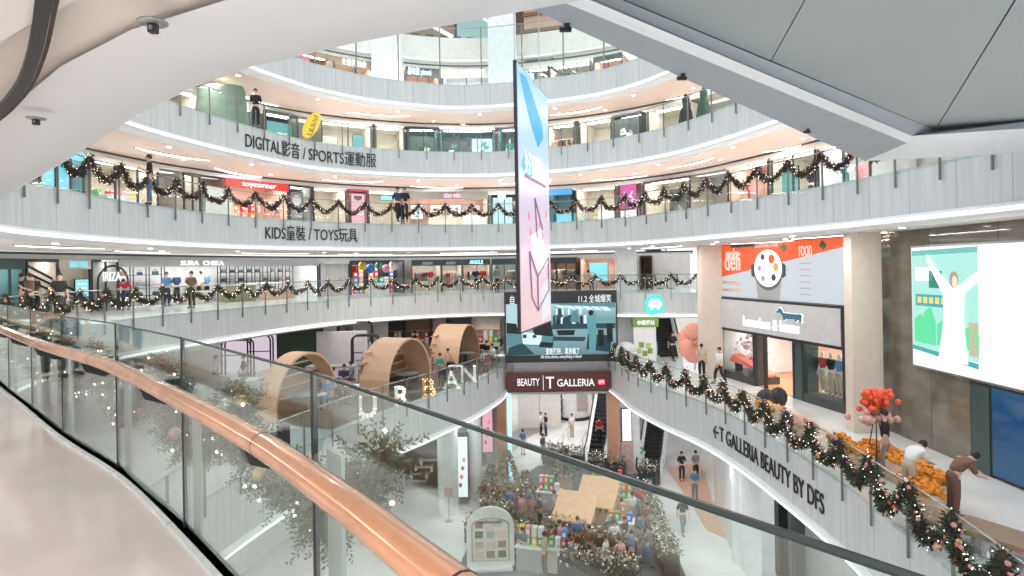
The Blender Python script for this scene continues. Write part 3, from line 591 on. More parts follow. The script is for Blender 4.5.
# ================================================================== people
def figure(pose):
    j = dict(pel=(0, 0, .94), sp=(0, 0, 1.12), ch=(0, 0, 1.32), nb=(0, 0, 1.44), nk=(0, -.01, 1.50), hb=(0, -.02, 1.56), hm=(0, -.025, 1.63), ht=(0, -.01, 1.70))
    for s_, k in ((-1, 'l'), (1, 'r')):
        j.update({'sh' + k: (.17 * s_, 0, 1.39), 'el' + k: (.22 * s_, .02, 1.12), 'wr' + k: (.23 * s_, -.06, .88), 'pa' + k: (.235 * s_, -.08, .80),
                  'hi' + k: (.09 * s_, 0, .90), 'kn' + k: (.10 * s_, -.02, .50), 'an' + k: (.10 * s_, .02, .09), 'to' + k: (.115 * s_, -.15, .035)})
    j.update(pose)
    rad = dict(pel=(.15, .105), sp=(.125, .09), ch=(.155, .105), nb=(.07, .06), nk=(.052, .052), hb=(.068, .078), hm=(.078, .09), ht=(.055, .065))
    for k in 'lr': rad.update({'sh' + k: .058, 'el' + k: .042, 'wr' + k: .029, 'pa' + k: (.036, .02), 'hi' + k: .09, 'kn' + k: .06, 'an' + k: .042, 'to' + k: .034})
    E_ = [('pel', 'sp'), ('sp', 'ch'), ('ch', 'nb'), ('nb', 'nk'), ('nk', 'hb'), ('hb', 'hm'), ('hm', 'ht')]
    for k in 'lr': E_ += [('ch', 'sh' + k), ('sh' + k, 'el' + k), ('el' + k, 'wr' + k), ('wr' + k, 'pa' + k), ('pel', 'hi' + k), ('hi' + k, 'kn' + k), ('kn' + k, 'an' + k), ('an' + k, 'to' + k)]
    def skin_mesh(nodes, edges, grow=1.0, add=0, extra=None, nm='body'):
        P_ = [j[q] if isinstance(q, str) else q for q in nodes]; me = bpy.data.meshes.new(nm); idx = {q: i for i, q in enumerate(nodes)}
        vs = list(P_); es = [(idx[a], idx[b]) for a, b in edges if a in idx and b in idx]; rs = [rad[q] for q in nodes]
        if extra:
            for k in 'lr':
                pa = Vector(j['pa' + k]); d = (pa - Vector(j['wr' + k])).normalized(); side = Vector((0, 1, 0)).cross(d); side = (side if side.length > .1 else Vector((1, 0, 0))).normalized(); fw = d.cross(side)
                for f_ in range(4):
                    o_ = side * ((f_ - 1.5) * .019); ln = (.062, .075, .07, .055)[f_]; b = len(vs)
                    vs += [tuple(pa + o_ + d * .02), tuple(pa + o_ + d * (.02 + ln * .55) + fw * .004), tuple(pa + o_ * 1.05 + d * (.02 + ln) + fw * .016)]
                    es += [(idx['pa' + k], b), (b, b + 1), (b + 1, b + 2)]; rs += [.0095, .0085, .007]
                b = len(vs); o_ = side * (.035 * (1 if k == 'l' else -1)); w_ = pa - d * .01
                vs += [tuple(w_ + o_ + d * .01), tuple(w_ + o_ * 1.5 + d * .045)]; es += [(idx['pa' + k], b), (b, b + 1)]; rs += [.0105, .008]
        me.from_pydata(vs, es, []); ob = bpy.data.objects.new(nm, me); C.objects.link(ob)
        ob.modifiers.new('s', 'SKIN').use_smooth_shade = True; sb = ob.modifiers.new('d', 'SUBSURF'); sb.levels = 1
        for i, r_ in enumerate(rs):
            r_ = r_ if isinstance(r_, tuple) else (r_, r_); me.skin_vertices[0].data[i].radius = (r_[0] * grow + add, r_[1] * grow + add); me.skin_vertices[0].data[i].use_root = (i == 0)
        out = bpy.data.meshes.new_from_object(ob.evaluated_get(bpy.context.evaluated_depsgraph_get())); out.name = nm; bpy.data.objects.remove(ob); return out
    body = skin_mesh([q for q in j if q in rad], E_, extra=True)
    j['hem'] = tuple((Vector(j['pel']) * .8 + Vector(j['sp']) * .2)); rad['hem'] = (.135, .10)
    top = skin_mesh(['ch', 'sp', 'hem', 'nb', 'shl', 'ell', 'shr', 'elr'], [('ch', 'sp'), ('sp', 'hem'), ('ch', 'nb'), ('ch', 'shl'), ('shl', 'ell'), ('ch', 'shr'), ('shr', 'elr')], 1.08, .016, nm='shirt')
    j['wa'] = tuple((Vector(j['pel']) * .45 + Vector(j['sp']) * .55)); rad['wa'] = (.118, .085)
    leg = skin_mesh(['pel', 'wa', 'hil', 'knl', 'anl', 'hir', 'knr', 'anr'], [('pel', 'wa'), ('pel', 'hil'), ('hil', 'knl'), ('knl', 'anl'), ('pel', 'hir'), ('hir', 'knr'), ('knr', 'anr')], 1.05, .013, nm='trousers')
    hm = Vector(j['hm']); hr = MB()
    hr.ball(tuple(hm + Vector((0, .022, .028))), .098, 12, .88, 1.0, 1.02); hair = hr.mesh('hair')
    sh = MB()
    for k in 'lr': a, b = Vector(j['an' + k]), Vector(j['to' + k]); sh.tube([a + (a - b).normalized() * .03 + Vector((0, 0, -.045)), (a + b) / 2 + Vector((0, 0, -.01)), b + (b - a).normalized() * .06 * 0 + Vector((0, 0, .0))], .048, 8, .035)
    shoes = sh.mesh('shoes'); fc = MB()
    for s_ in (-1, 1): fc.ball(tuple(hm + Vector((.03 * s_, -.083, .005))), .010, 6); fc.ball(tuple(hm + Vector((.083 * s_, 0, -.01))), .016, 6)
    fc.box(hm.x - .008, hm.x + .008, hm.y - .105, hm.y - .075, hm.z - .03, hm.z + .0); fc.box(hm.x - .022, hm.x + .022, hm.y - .088, hm.y - .078, hm.z - .052, hm.z - .046); face = fc.mesh('face')
    return dict(body=body, shirt=top, trousers=leg, hair=hair, shoes=shoes, face=face)
POSES = dict(
    stand={}, phone=dict(elr=(.20, -.05, 1.12), wrr=(.10, -.26, 1.22), par=(.06, -.30, 1.27)),
    walk=dict(knl=(-.10, -.18, .52), anl=(-.10, -.22, .10), tol=(-.11, -.40, .06), knr=(.10, .02, .50), anr=(.10, .28, .14), tor=(.11, .14, .04), ell=(-.22, .10, 1.13), wrl=(-.22, .12, .90), pal=(-.22, .10, .82), elr=(.22, -.10, 1.14), wrr=(.21, -.24, .95), par=(.21, -.28, .88)),
    sit=dict(pel=(0, 0, .50), sp=(0, .02, .68), ch=(0, .01, .88), nb=(0, -.01, 1.0), nk=(0, -.02, 1.06), hb=(0, -.04, 1.12), hm=(0, -.045, 1.19), ht=(0, -.03, 1.26), shl=(-.17, 0, .95), shr=(.17, 0, .95), ell=(-.22, -.06, .72), elr=(.22, -.06, .72), wrl=(-.15, -.28, .70), wrr=(.15, -.28, .70), pal=(-.12, -.35, .70), par=(.12, -.35, .70),
             hil=(-.09, -.02, .47), hir=(.09, -.02, .47), knl=(-.10, -.42, .48), knr=(.10, -.42, .48), anl=(-.10, -.42, .09), anr=(.10, -.42, .09), tol=(-.11, -.58, .035), tor=(.11, -.58, .035)),
    lean=dict(sp=(0, -.08, 1.10), ch=(0, -.24, 1.22), nb=(0, -.33, 1.28), nk=(0, -.38, 1.30), hb=(0, -.44, 1.31), hm=(0, -.50, 1.33), ht=(0, -.53, 1.38), shl=(-.17, -.27, 1.24), shr=(.17, -.27, 1.24), ell=(-.2, -.36, 1.0), elr=(.2, -.42, 1.02), wrl=(-.17, -.52, .95), wrr=(.17, -.6, .98), pal=(-.16, -.58, .93), par=(.16, -.66, .95)))
PM_ = {k: figure(v) for k, v in POSES.items()}
shoe_m = mat('dark shoe', (.04, .04, .045), .5); face_m = mat('dark feature', (.30, .15, .11), .6)
def person(X, Y, Z, rz, pose, top, leg, label, hair=hairm, sc=1.0, group='shoppers and visitors'):
    t = thing('person', label, 'person', (X, Y, Z), rz, group); t.scale = (sc, sc, sc)
    for nm, m_ in (('body', skin), ('shirt', CLO[top]), ('trousers', CLO[leg]), ('hair', hair), ('shoes', shoe_m), ('face', face_m)):
        o = bpy.data.objects.new(nm, PM_[pose][nm]); C.objects.link(o); o.parent = t
        if not PM_[pose][nm].materials: PM_[pose][nm].materials.append(m_)
        o.material_slots[0].link = 'OBJECT'; o.material_slots[0].material = m_
    return t
def pz(x, y, z, rz, pose, top, leg, lb, **k): X, Y = atz(x, y, z); return person(X, Y, z, rz, pose, top, leg, lb, **k)
pz(673, 361, -4, .3, 'walk', 'black', 'black', 'person in black with long hair before the escalator under the green sign')
pz(702, 379, -4, 3.0, 'stand', 'beige', 'black', 'person in beige top and black trousers at the foot of the stone pillar')
pz(720, 384, -4, -1.3, 'walk', 'white', 'black', 'person in white shirt striding past the corner of the storefront')
X, Y = atz(893, 480, -4); person(X, Y + .3, -4, -2.2, 'stand', 'black', 'grey', 'person in black behind the orange flower planter')
X, Y = atz(921, 512, -4); person(X, Y + .4, -4, 1.9, 'lean', 'white', 'beige', 'person in white leaning forward near the right edge balustrade')
X, Y = atz(937, 522, -4); person(X + .5, Y + .2, -4, 1.5, 'lean', 'brown', 'brown', 'person in brown leaning beside the one in white')
pz(682, 481, -11, 0, 'phone', 'black', 'black', 'person all in black standing with raised arms by the peach inlay')
pz(696, 480, -11, .2, 'stand', 'grey', 'black', 'person in grey standing beside the one in black by the inlay')
pz(695, 500, -11, 3.0, 'stand', 'blue', 'grey', 'person in blue with light grey trousers walking away below the pair')
pz(683, 534, -11, .1, 'walk', 'black', 'grey', 'person in open black jacket walking alone along the white floor')
pz(541, 435, -11, 1.2, 'stand', 'white', 'black', 'person in white inside the portal by the dark column'); pz(546, 436, -11, -1.2, 'stand', 'black', 'navy', 'person in black inside the portal facing the one in white')
pz(572, 437, -11, .4, 'phone', 'white', 'beige', 'person in pale clothes inside the portal near the handrails')
X, Y = gp(601, 458); person(X + .1, Y + 1.2, -10.3, 3.1, 'stand', 'red', 'black', 'person in red jacket riding the portal escalator')
pz(523, 455, -11, 2.6, 'stand', 'blue', 'white', 'person in light blue at the portal entrance'); pz(543, 460, -11, .9, 'stand', 'denim', 'blue', 'person in denim at the portal entrance')
for (x, y, z, rz, po, a, b, lb) in ((405, 222, 4, 0, 'stand', 'black', 'black', 'dark clothed person behind the garland on the storey above, beside the pink sign shop'),
    (398, 222, 4, .5, 'walk', 'navy', 'black', 'navy clothed person walking behind the garland on the storey above'),
    (150, 205, 4, -1, 'phone', 'black', 'denim', 'person in black leaning by the garland at the left end of the storey above'),
    (256, 128, 8, .3, 'stand', 'black', 'black', 'person in black standing above the DIGITAL lettering')): pz(x, y, z, rz, po, a, b, lb)
for (x, y, rz, po, a, b, lb) in ((126, 310, .4, 'lean', 'red', 'navy', 'person in dark red leaning over a table before the arched frame shop'), (192, 308, 0, 'stand', 'brown', 'black', 'person in maroon in front of the bag shop shelves'),
    (167, 306, 1, 'stand', 'blue', 'navy', 'person in blue jacket among the bag shelves'), (201, 303, -.5, 'stand', 'white', 'black', 'person in white with dark hair by the bag shop counter'),
    (45, 312, .3, 'phone', 'black', 'black', 'person in black by the large framed picture window'), (22, 318, 2.2, 'stand', 'black', 'black', 'tall person in black beside the green column'),
    (592, 293, -.6, 'lean', 'white', 'denim', 'person in white by the cyan screen on our storey across the void'), (497, 292, .5, 'stand', 'grey', 'black', 'person in grey beside the dark framed boutique on our storey'),
    (60, 322, .8, 'stand', 'black', 'black', 'person in black with bare forearms near the left bend of our balustrade'), (30, 322, -.4, 'phone', 'brown', 'black', 'person in brown near the left bend of our balustrade')):
    X, Y = atz(x, y, 0); person(X, Y, 0, rz, po, a, b, lb)
person(-8.02, 8.42, 0, .9, 'stand', 'black', 'black', 'person in black on our walkway seen mirrored in the near glass'); person(-8.45, 8.05, 0, .6, 'phone', 'black', 'navy', 'person in black and navy with raised hands mirrored in the near glass')


# ================================================================== shops behind the galleries
strip_m = glow('shop ceiling light', (1, .97, .93), 16)
intm = {'white': mat('white shop interior', (.88, .88, .90), .5), 'peach': mat('peach shop interior', (.80, .55, .43), .5), 'dark': mat('dark shop interior', (.10, .10, .11), .5), 'teal': mat('teal shop interior', (.12, .25, .26), .4),
        'brown': mat('brown shop interior', (.32, .20, .13), .5), 'pink': mat('pink shop interior', (.85, .55, .56), .5), 'beige': mat('beige shop interior', (.74, .66, .56), .5), 'grey': mat('grey shop interior', (.42, .43, .42), .5)}
hue = lambda n, c, r=.4: mat(n, c, r)
BAGC = [('black', (.02, .02, .025)), ('brown', (.20, .10, .05)), ('grey', (.25, .26, .28)), ('navy', (.03, .05, .13)), ('tan', (.30, .20, .13)), ('dark green', (.04, .10, .07)), ('black', (.02, .02, .025)), ('slate', (.12, .13, .15))]
TOYC = [('red', (.75, .05, .06)), ('yellow', (.9, .65, .08)), ('blue', (.08, .25, .7)), ('green', (.1, .5, .2)), ('pink', (.9, .35, .5)), ('white', (.85, .85, .85)), ('orange', (.85, .35, .06))]
def bag_mesh():
    m = MB(); m.vprism([(-.17, 0), (.17, 0), (.14, .2), (-.14, .2)], -.07, .07); return m.mesh('body'), MB().tube([(-.09, 0, .19), (-.07, 0, .30), (0, 0, .33), (.07, 0, .30), (.09, 0, .19)], .014, 5).mesh('handle')
BAG = bag_mesh()
def bag(x, y, z, col, par, label, group, k=1.0):
    t = thing('handbag', label, 'handbag', tuple(par.matrix_world_ @ Vector((x, y, z))) if 0 else loc_of(par, x, y, z), par.rotation_euler.z, group); t.scale = (k, 1, k)
    for nm, me in zip(('bag_body', 'handle'), BAG):
        o = bpy.data.objects.new(nm, me); C.objects.link(o); o.parent = t
        if not me.materials: me.materials.append(black)
        o.material_slots[0].link = 'OBJECT'; o.material_slots[0].material = hue(col[0] + ' leather', col[1])
def loc_of(t, x, y, z):
    a = t.rotation_euler.z; return (t.location.x + x * math.cos(a) - y * math.sin(a), t.location.y + x * math.sin(a) + y * math.cos(a), t.location.z + z)
SHOPN = [0]
def shop(Wp, f, xa, xb, label, inner='white', header=dark, sign=None, sign_m=None, sw=None, frame=black, mull=0, dp=2.3, glass=False, light=1, hh=.42, H=2.32, base=0, floor_c=None, name='shop'):
    sa, sb = Wp.s_px(xa, f + 1.2), Wp.s_px(xb, f + 1.2); (x0, y0, _), (x1, y1, _) = Wp.at(sa), Wp.at(sb); w_ = math.dist((x0, y0), (x1, y1)); rz = math.atan2(y1 - y0, x1 - x0)
    t = thing(name, label, 'shop', (x0, y0, f), rz); m_ = intm[inner]
    MB().box(0, w_, dp, dp + .05, 0, H).build('back_panel', m_, t)
    for x in (0, w_ - .05): MB().box(x, x + .05, .05, dp, 0, H).build('side_panel', m_, t)
    MB().box(0, w_, .05, dp, H - .04, H).build('ceiling_panel', m_, t)
    if floor_c: MB().box(0, w_, 0, dp, 0, .02).build('shop_floor', floor_c, t)
    n = max(1, int(w_ / 3))
    if light: MB().box(.2, w_ - .2, .6, .9, H - .07, H - .05).build('light_strip', strip_m, t)
    hd = t
    if hh: hd = MB().box(-.02, w_ + .02, -.06, .08, H - hh, H).build('header', header, t)
    for x in [-.03, w_ - .03] + [w_ * (i + 1) / (mull + 1) for i in range(mull)]: MB().box(x, x + .06, -.03, .05, 0, H - hh + .01).build('frame_post', frame, t)
    if base: MB().box(.03, w_ - .03, 0, .3, 0, base).build('window_base', frame, t)
    if glass: MB().box(.03, w_ - .03, .0, .01, 0, H - hh).build('window_pane', glass_m, t)
    if sign:
        sx, sw_ = sw or (.3, .4); text_up('sign_lettering', sign, hh * .9, sign_m or wh, hd, (w_ * sx, -.075, H - hh * .8), width=w_ * sw_, bold=.012)
    return t, w_, rz
def bays(t, w_, n, rows, where, y=1.5, colset=BAGC, x0=.2, item='bag', h0=.55, dh=.52, mt=black):
    bw = (w_ - .2 - x0) / n
    s_ = thing('shelf_unit', 'black framed open shelving ' + where, 'shelving', loc_of(t, x0, y, 0), t.rotation_euler.z)
    for i in range(n + 1): MB().box(i * bw - .018, i * bw + .018, 0, .04, 0, h0 + rows * dh).box(i * bw - .018, i * bw + .018, .26, .3, 0, h0 + rows * dh).build('upright', mt, s_)
    for r_ in range(rows):
        MB().box(0, n * bw, 0, .3, h0 + r_ * dh - .01, h0 + r_ * dh + .015).build('shelf', mt, s_)
        for i in range(n):
            if R.random() < .72:
                c = R.choice(colset); row = ['lowest', 'middle', 'top', 'uppermost'][min(r_, 3)] if rows > 1 else 'only'
                bag(x0 + (i + .5) * bw, y + .15, h0 + r_ * dh + .016, c, t, f'{c[0]} handbag, {nth(i)} along the {row} shelf {where}', 'handbags ' + where, R.uniform(.62, .95))
GM = MB().vprism([(-.12, .0), (.12, 0), (.13, .35), (.21, .38), (.19, .52), (.08, .60), (-.08, .60), (-.19, .52), (-.21, .38), (-.13, .35)], -.03, .03).mesh('garment')
def rack(t, x, y, n, where, cols=CLO, rz=0, long=1.0, z=0):
    r_ = thing('clothes_rack', 'steel clothes rack hung with garments ' + where, 'clothes rack', loc_of(t, x, y, z), t.rotation_euler.z + rz)
    L = n * .16 + .1; MB().tube([(-.0, 0, 0), (0, 0, 1.45), (L, 0, 1.45), (L, 0, 0)], .018, 6).build('rail_frame', steel, r_)
    ks = list(cols)
    for i in range(n):
        o = bpy.data.objects.new('garment', GM); C.objects.link(o); o.parent = r_; o.location = (.12 + i * .16, 0, .55 if long > 1 else .8); o.rotation_euler.z = 1.1; o.scale = (1, 1, long + .05)
        if not GM.materials: GM.materials.append(black)
        o.material_slots[0].link = 'OBJECT'; o.material_slots[0].material = CLO[R.choice(ks)]
mann_m = mat('mannequin white', (.75, .72, .68), .3)
def mannequin(t, x, y, top, leg, label, z=0):
    r_ = thing('mannequin', label, 'mannequin', loc_of(t, x, y, z), t.rotation_euler.z)
    for nm, m_ in (('body', mann_m), ('shirt', CLO[top]), ('trousers', CLO[leg])):
        o = bpy.data.objects.new(nm, PM_['stand'][nm]); C.objects.link(o); o.parent = r_; o.material_slots[0].link = 'OBJECT'; o.material_slots[0].material = m_
    MB().lathe([(.2, 0), (.2, .02)], n=14).build('stand_base', steel, r_)
def boxes(t, x0, x1, y, n, where, cols=TOYC, z0=.02, stack=3):
    for i in range(n):
        for k in range(R.randint(1, stack)):
            c = R.choice(cols); w_ = (x1 - x0) / n * .8; h = .38; m_ = hue(c[0] + ' carton', c[1])
            o = thing('carton', f'{c[0]} box {where}, {nth(i)} across, {nth(k)} up', 'box', loc_of(t, x0 + (i + .5) * (x1 - x0) / n, y, z0 + k * h), t.rotation_euler.z + R.uniform(-.1, .1), 'product boxes ' + where)
            MB().box(-w_ / 2, w_ / 2, -.15, .15, 0, h).build('carton_body', m_, o); MB().box(-w_ * .3, w_ * .3, -.156, -.15, h * .3, h * .75).build('carton_label', paper, o)
def poster(t, x, y, z, w_, h, m_, label, frame=black, art=None):
    o = thing('framed_poster', label, 'poster', loc_of(t, x, y, z), t.rotation_euler.z); MB().box(-.03, w_ + .03, 0, .05, -.03, h + .03).build('frame', frame, o); MB().box(0, w_, -.012, 0, 0, h).build('printed_face', m_, o)
    if art: art(o, w_, h)
    return o
def counter(t, x, y, w_, label, m_=beige_m, z=0, h=.95):
    o = thing('counter', label, 'counter', loc_of(t, x, y, z), t.rotation_euler.z); MB().box(0, w_, 0, .55, 0, h - .05).build('cabinet', m_, o, bevel=.02); MB().box(-.04, w_ + .04, -.04, .59, h - .05, h).build('worktop', white, o)
def art_blocks(cols):
    def a(o, w_, h):
        for i in range(6):
            c = cols[i % len(cols)]; x, z_ = R.uniform(.05, .6) * w_, R.uniform(.08, .7) * h
            flat([(x, z_), (x + w_ * R.uniform(.15, .35), z_ + h * R.uniform(-.02, .05)), (x + w_ * R.uniform(.1, .3), z_ + h * R.uniform(.1, .25)), (x + w_ * .02, z_ + h * .18)], 'printed_shape', c, o, -.014, .004)
    return a
# --- our level, left to right
V0, V1, V2, V3 = W0, W1, W2, W3
sh = {}
t, w_, rz = shop(V0, 0, -40, 24, 'dark green framed glass shop at the far left of our level', 'teal', darkg, frame=darkg, mull=3, glass=True); mannequin(t, w_ * .8, 1.0, 'teal', 'black', 'mannequin in teal behind the dark green shop frame'); lightb = poster(t, w_ * .55, 1.4, .2, 1.0, 1.5, whg, 'white lit panel inside the dark green framed shop')
tag(MB().lathe([(.42, 0), (.42, 2.55)], n=20).build('pillar', darkg, loc=aty(14, 290, 24.5)[:1] + (24.5, 0)), 'dark green round pillar at the far left of our level', 'pillar', kind='structure')
t, w_, rz = shop(V0, 0, 27, 58, 'shop window with a big framed picture and black diagonal rails', 'beige', dark, mull=0, hh=.12)
mannequin(t, w_ * .55, .5, 'brown', 'black', 'mannequin with dark cap before the framed picture window'); poster(t, w_ * .42, 1.5, .7, w_ * .5, 1.5, whg, 'pale lit picture with a dark border in the left window')
for q in range(3):
    o = MB().tube([(0, 0, 0), (3.2 + q * .3, 0, -1.7)], .05, 6).build('diagonal_rail', black, loc=loc_of(t, w_ * .1, .25, 2.1 - q * .3), rz=rz); tag(o, ['topmost', 'middle', 'lowest'][q] + ' black diagonal rail crossing the framed picture window', 'rail')
t, w_, rz = shop(V0, 0, 59, 90, 'beige panelled shop wall with a cyan lit name and screen', 'beige', intm['beige'], 'SURA CHIKA', cyg, (.3, .6), dp=.3, light=0); poster(t, w_ * .5, -.03, .7, w_ * .42, .75, cyg, 'cyan lit screen with white lines on the beige panelled wall', art=lambda o, a, b: [MB().box(a * .15, a * .85, -.02, -.012, b * q, b * (q + .08)).build('text_line', wh, o) for q in (.2, .45, .7)])
t, w_, rz = shop(V0, 0, 92, 118, 'black framed shop with an arch and white lettering', 'grey', dark, 'IRIZA', wh, (.32, .66), hh=.1, mull=1, dp=1.5)
o = MB().tube([(0, 0, 0), (0, 0, 1.3)] + [(.75 - .75 * math.cos(k * .314), 0, 1.3 + .75 * math.sin(k * .314)) for k in range(1, 10)] + [(1.5, 0, 1.3), (1.5, 0, 0)], .045, 6).build('arch_frame', black, loc=loc_of(t, .35, .1, .0), rz=rz); tag(o, 'black tubular arch inside the framed shop with white letters', 'arch')
text_up('shop_lettering', 'IRIZA', .6, wh, t, (w_ * .35, -.08, 1.35), width=w_ * .7, bold=.012)
t, w_, rz = shop(V0, 0, 119, 318, 'wide white bag shop with open shelves and spaced white name lettering', 'white', mat('pale grey header', (.55, .56, .57), .4), 'SURA  CHIKA', glow('bright white letters', (1, 1, 1), 1.4), (.24, .2), mull=0, hh=.36, H=2.35)
bays(t, w_ * .27, 3, 3, 'left in the bag shop', x0=w_ * .06); bays(t, w_ * .96, 9, 3, 'right in the bag shop', x0=w_ * .52, h0=.6)
counter(t, w_ * .47, .3, 2.0, 'olive and beige cash counter in the white bag shop', mat('olive counter', (.35, .34, .2), .5)); counter(t, w_ * .68, .2, 2.2, 'low peach display counter before the bag shelves', intm['peach'], h=.6); counter(t, w_ * .30, .5, 1.4, 'small beige display table between bag shelves', h=.7)
for q, x in enumerate((.30, .36, .40, .44)): mannequin(t, w_ * x, 1.4, ['navy', 'grey', 'white', 'blue'][q], 'black', f'{["leftmost navy clad", "grey clad", "white clad", "blue clad"][q]} mannequin between the shelves of the bag shop')
t, w_, rz = shop(V0, 0, 320, 349, 'plain white wall recess with a door beside the bag shop', 'white', wall_m, hh=.2, dp=.4, light=0); o = thing('door', 'plain pale door in the white recess beside the bag shop', 'door', loc_of(t, w_ * .3, .36, 0), rz); MB().box(0, 1, 0, .04, 0, 2.05).build('leaf', wall_m, o, bevel=.01); MB().lathe([(.03, 0), (.03, .12)], (.9, -.03, 1), 8).build('handle', steel, o)
t, w_, rz = shop(V0, 0, 351, 404, 'colourful children\'s shop with hanging toys on our level', 'dark', dark, hh=.1, mull=1); boxes(t, .2, w_ - .2, 1.6, 9, 'in the colourful toy shop', stack=5)
for q in range(6):
    c = TOYC[q]; o = MB().ball((0, 0, 0), .24 + .05 * (q % 3), 12, 1, .4).build('hanging_ball', hue(c[0] + ' carton', c[1]), loc=loc_of(t, w_ * (.1 + q * .15), .5, 1.75 + .2 * (q % 2)), smooth=True); tag(o, c[0] + ' paper ball hanging in the colourful toy shop', 'decoration')
lightbox(369, 388, 38.0, 283.5, 297, mat('pale board', (.75, .8, .84), .5), 'pale notice board with small print before the toy shop', cat='board', frame=paper, nm='notice_board')
t, w_, rz = shop(V0, 0, 412, 441, 'dark framed boutique with an arched beige opening', 'beige', darkg, 'maison', sign_m=intm['beige'], sw=(.35, .35), frame=darkg); rack(t, .3, 1.0, 6, 'in the arched beige boutique'); mannequin(t, w_ * .7, .7, 'red', 'beige', 'mannequin in red in the arched beige boutique')
t, w_, rz = shop(V0, 0, 442, 462, 'dark framed boutique with bright coat racks', 'beige', darkg, 'atelier', sign_m=intm['beige'], sw=(.2, .5), frame=darkg); rack(t, .2, .9, 9, 'in the boutique with bright coats', ['beige', 'white', 'red', 'pink'], long=1.3)
t, w_, rz = shop(V0, 0, 463, 490, 'dark framed boutique with small cyan lit name', 'beige', dark, 'ANGLE', glow('cyan letters', (.3, .95, 1), 2.5), (.25, .5), frame=darkg, mull=1); rack(t, .2, 1.2, 7, 'under the cyan lit name', ['pink', 'white', 'black']); mannequin(t, w_ * .5, .6, 'black', 'black', 'mannequin in black under the cyan lit name'); mannequin(t, w_ * .75, .6, 'red', 'beige', 'mannequin in red under the cyan lit name')
t, w_, rz = shop(V0, 0, 492, 516, 'dark grey boutique with a tall grey lit doorway', 'grey', darkg, frame=darkg, mull=1); rack(t, w_ * .6, .8, 5, 'in the dark grey doorway boutique', ['beige', 'grey'])
t, w_, rz = shop(V0, 0, 546, 576, 'dark framed shop of hanging clothes right of the hanging screen', 'brown', dark, mull=2); rack(t, .2, .8, 6, 'right of the hanging screen', ['beige', 'white', 'brown']); rack(t, w_ * .5, 1.1, 6, 'behind the middle mullion right of the hanging screen', ['black', 'grey'])
t, w_, rz = shop(V0, 0, 580, 616, 'peach lit shop with a cyan screen on our level', 'peach', intm['beige'], hh=.15); poster(t, w_ * .2, .9, .6, 1.3, 1.3, cyg, 'cyan lit advertising screen in the peach lit shop')
t, w_, rz = shop(V0, 0, 640, 652, 'dim brown recess beside the upper escalator', 'brown', dark, hh=.1, light=0)
# --- storey above
t, w_, rz = shop(V1, 4, 40, 84, 'cyan lit beauty shop at the left end of the storey above', 'teal', cyg, hh=.3, mull=2); poster(t, .3, .6, .1, 1.8, 1.9, cyg, 'tall cyan lit panel at the left end of the storey above'); poster(t, w_ * .6, .7, .1, 1.3, 1.7, glow('sky lit face', (.45, .8, .95), 1.2), 'pale blue lit panel beside the tall cyan one')
t, w_, rz = shop(V1, 4, 90, 158, 'pale open toy shop behind the brown garland', 'beige', wall_m, hh=.2, mull=2); boxes(t, .3, w_ - .3, 1.0, 14, 'in the pale toy shop on the storey above', stack=3); counter(t, w_ * .35, .4, 1.6, 'white counter in the pale toy shop', white)
t, w_, rz = shop(V1, 4, 184, 200, 'black framed pale doorway left of the red header shop', 'beige', dark, hh=.15, mull=1); o = MB().vprism([(0, 0), (1.6, -.1), (1.5, 1.6), (.1, 1.7)], 0, .5).build('draped_panel', intm['grey'], loc=loc_of(t, w_ * 1.05, -.3, .1), rz=rz); tag(o, 'grey draped panel between the doorway and red header shop', 'panel')
t, w_, rz = shop(V1, 4, 226, 288, 'peach lit toy shop with a bright red header and white name', 'peach', glow('red lit header', (.85, .06, .05), .9), 'toycorner', glow('bright white letters', (1, 1, 1), 1.4), (.24, .55), hh=.4); boxes(t, .2, w_ * .6, 1.2, 8, 'in the red header shop', [TOYC[0], TOYC[6], TOYC[4]], stack=3); rack(t, w_ * .62, .9, 7, 'in the red header shop', ['red', 'pink', 'white'])
t, w_, rz = shop(V1, 4, 290, 311, 'dark framed window with a white figure poster beside the red header', 'grey', dark, hh=.12); poster(t, w_ * .2, .5, .5, w_ * .6, 1.5, grey, 'grey poster with a pale mask shape beside the red header shop', art=lambda o, a, b: flat([(a * (.5 + .35 * math.cos(k)), b * (.7 + .2 * math.sin(k))) for k in [j * .7 for j in range(9)]], 'printed_mask', paper, o, -.014))
t, w_, rz = shop(V1, 4, 314, 346, 'plain pale corridor recess on the storey above', 'beige', wall_m, hh=.1, light=1)
t, w_, rz = shop(V1, 4, 349, 367, 'narrow shop front filled by a tall red edged pink poster', 'pink', mat('red frame', (.5, .05, .08), .4), hh=.12, dp=.5); poster(t, .15, .0, .1, w_ - .3, 1.95, pinkg, 'tall pink lit poster edged in red on the storey above', mat('red frame', (.5, .05, .08), .4), art=lambda o, a, b: [flat([(a * .2, b * .85), (a * .5, b * .8), (a * .8, b * .85), (a * .8, b * .95), (a * .2, b * .95)], 'printed_crest', dark, o, -.016), flat([(a * .2, .05), (a * .35, .35), (a * .5, .1), (a * .65, .35), (a * .8, .05)], 'printed_star', wh, o, -.016)])
t, w_, rz = shop(V1, 4, 369, 401, 'pale corridor with a small cyan exit sign on the storey above', 'beige', wall_m, hh=.1); poster(t, w_ * .45, .8, 1.85, .7, .25, cyg, 'small cyan lit corridor sign on the storey above')
t, w_, rz = shop(V1, 4, 404, 488, 'wide grey framed shop with pink lit name on the storey above', 'peach', mat('taupe header', (.25, .24, .22), .5), 'ciao mio', glow('hot pink letters', (1, .25, .4), 3), (.47, .2), hh=.45, mull=0)
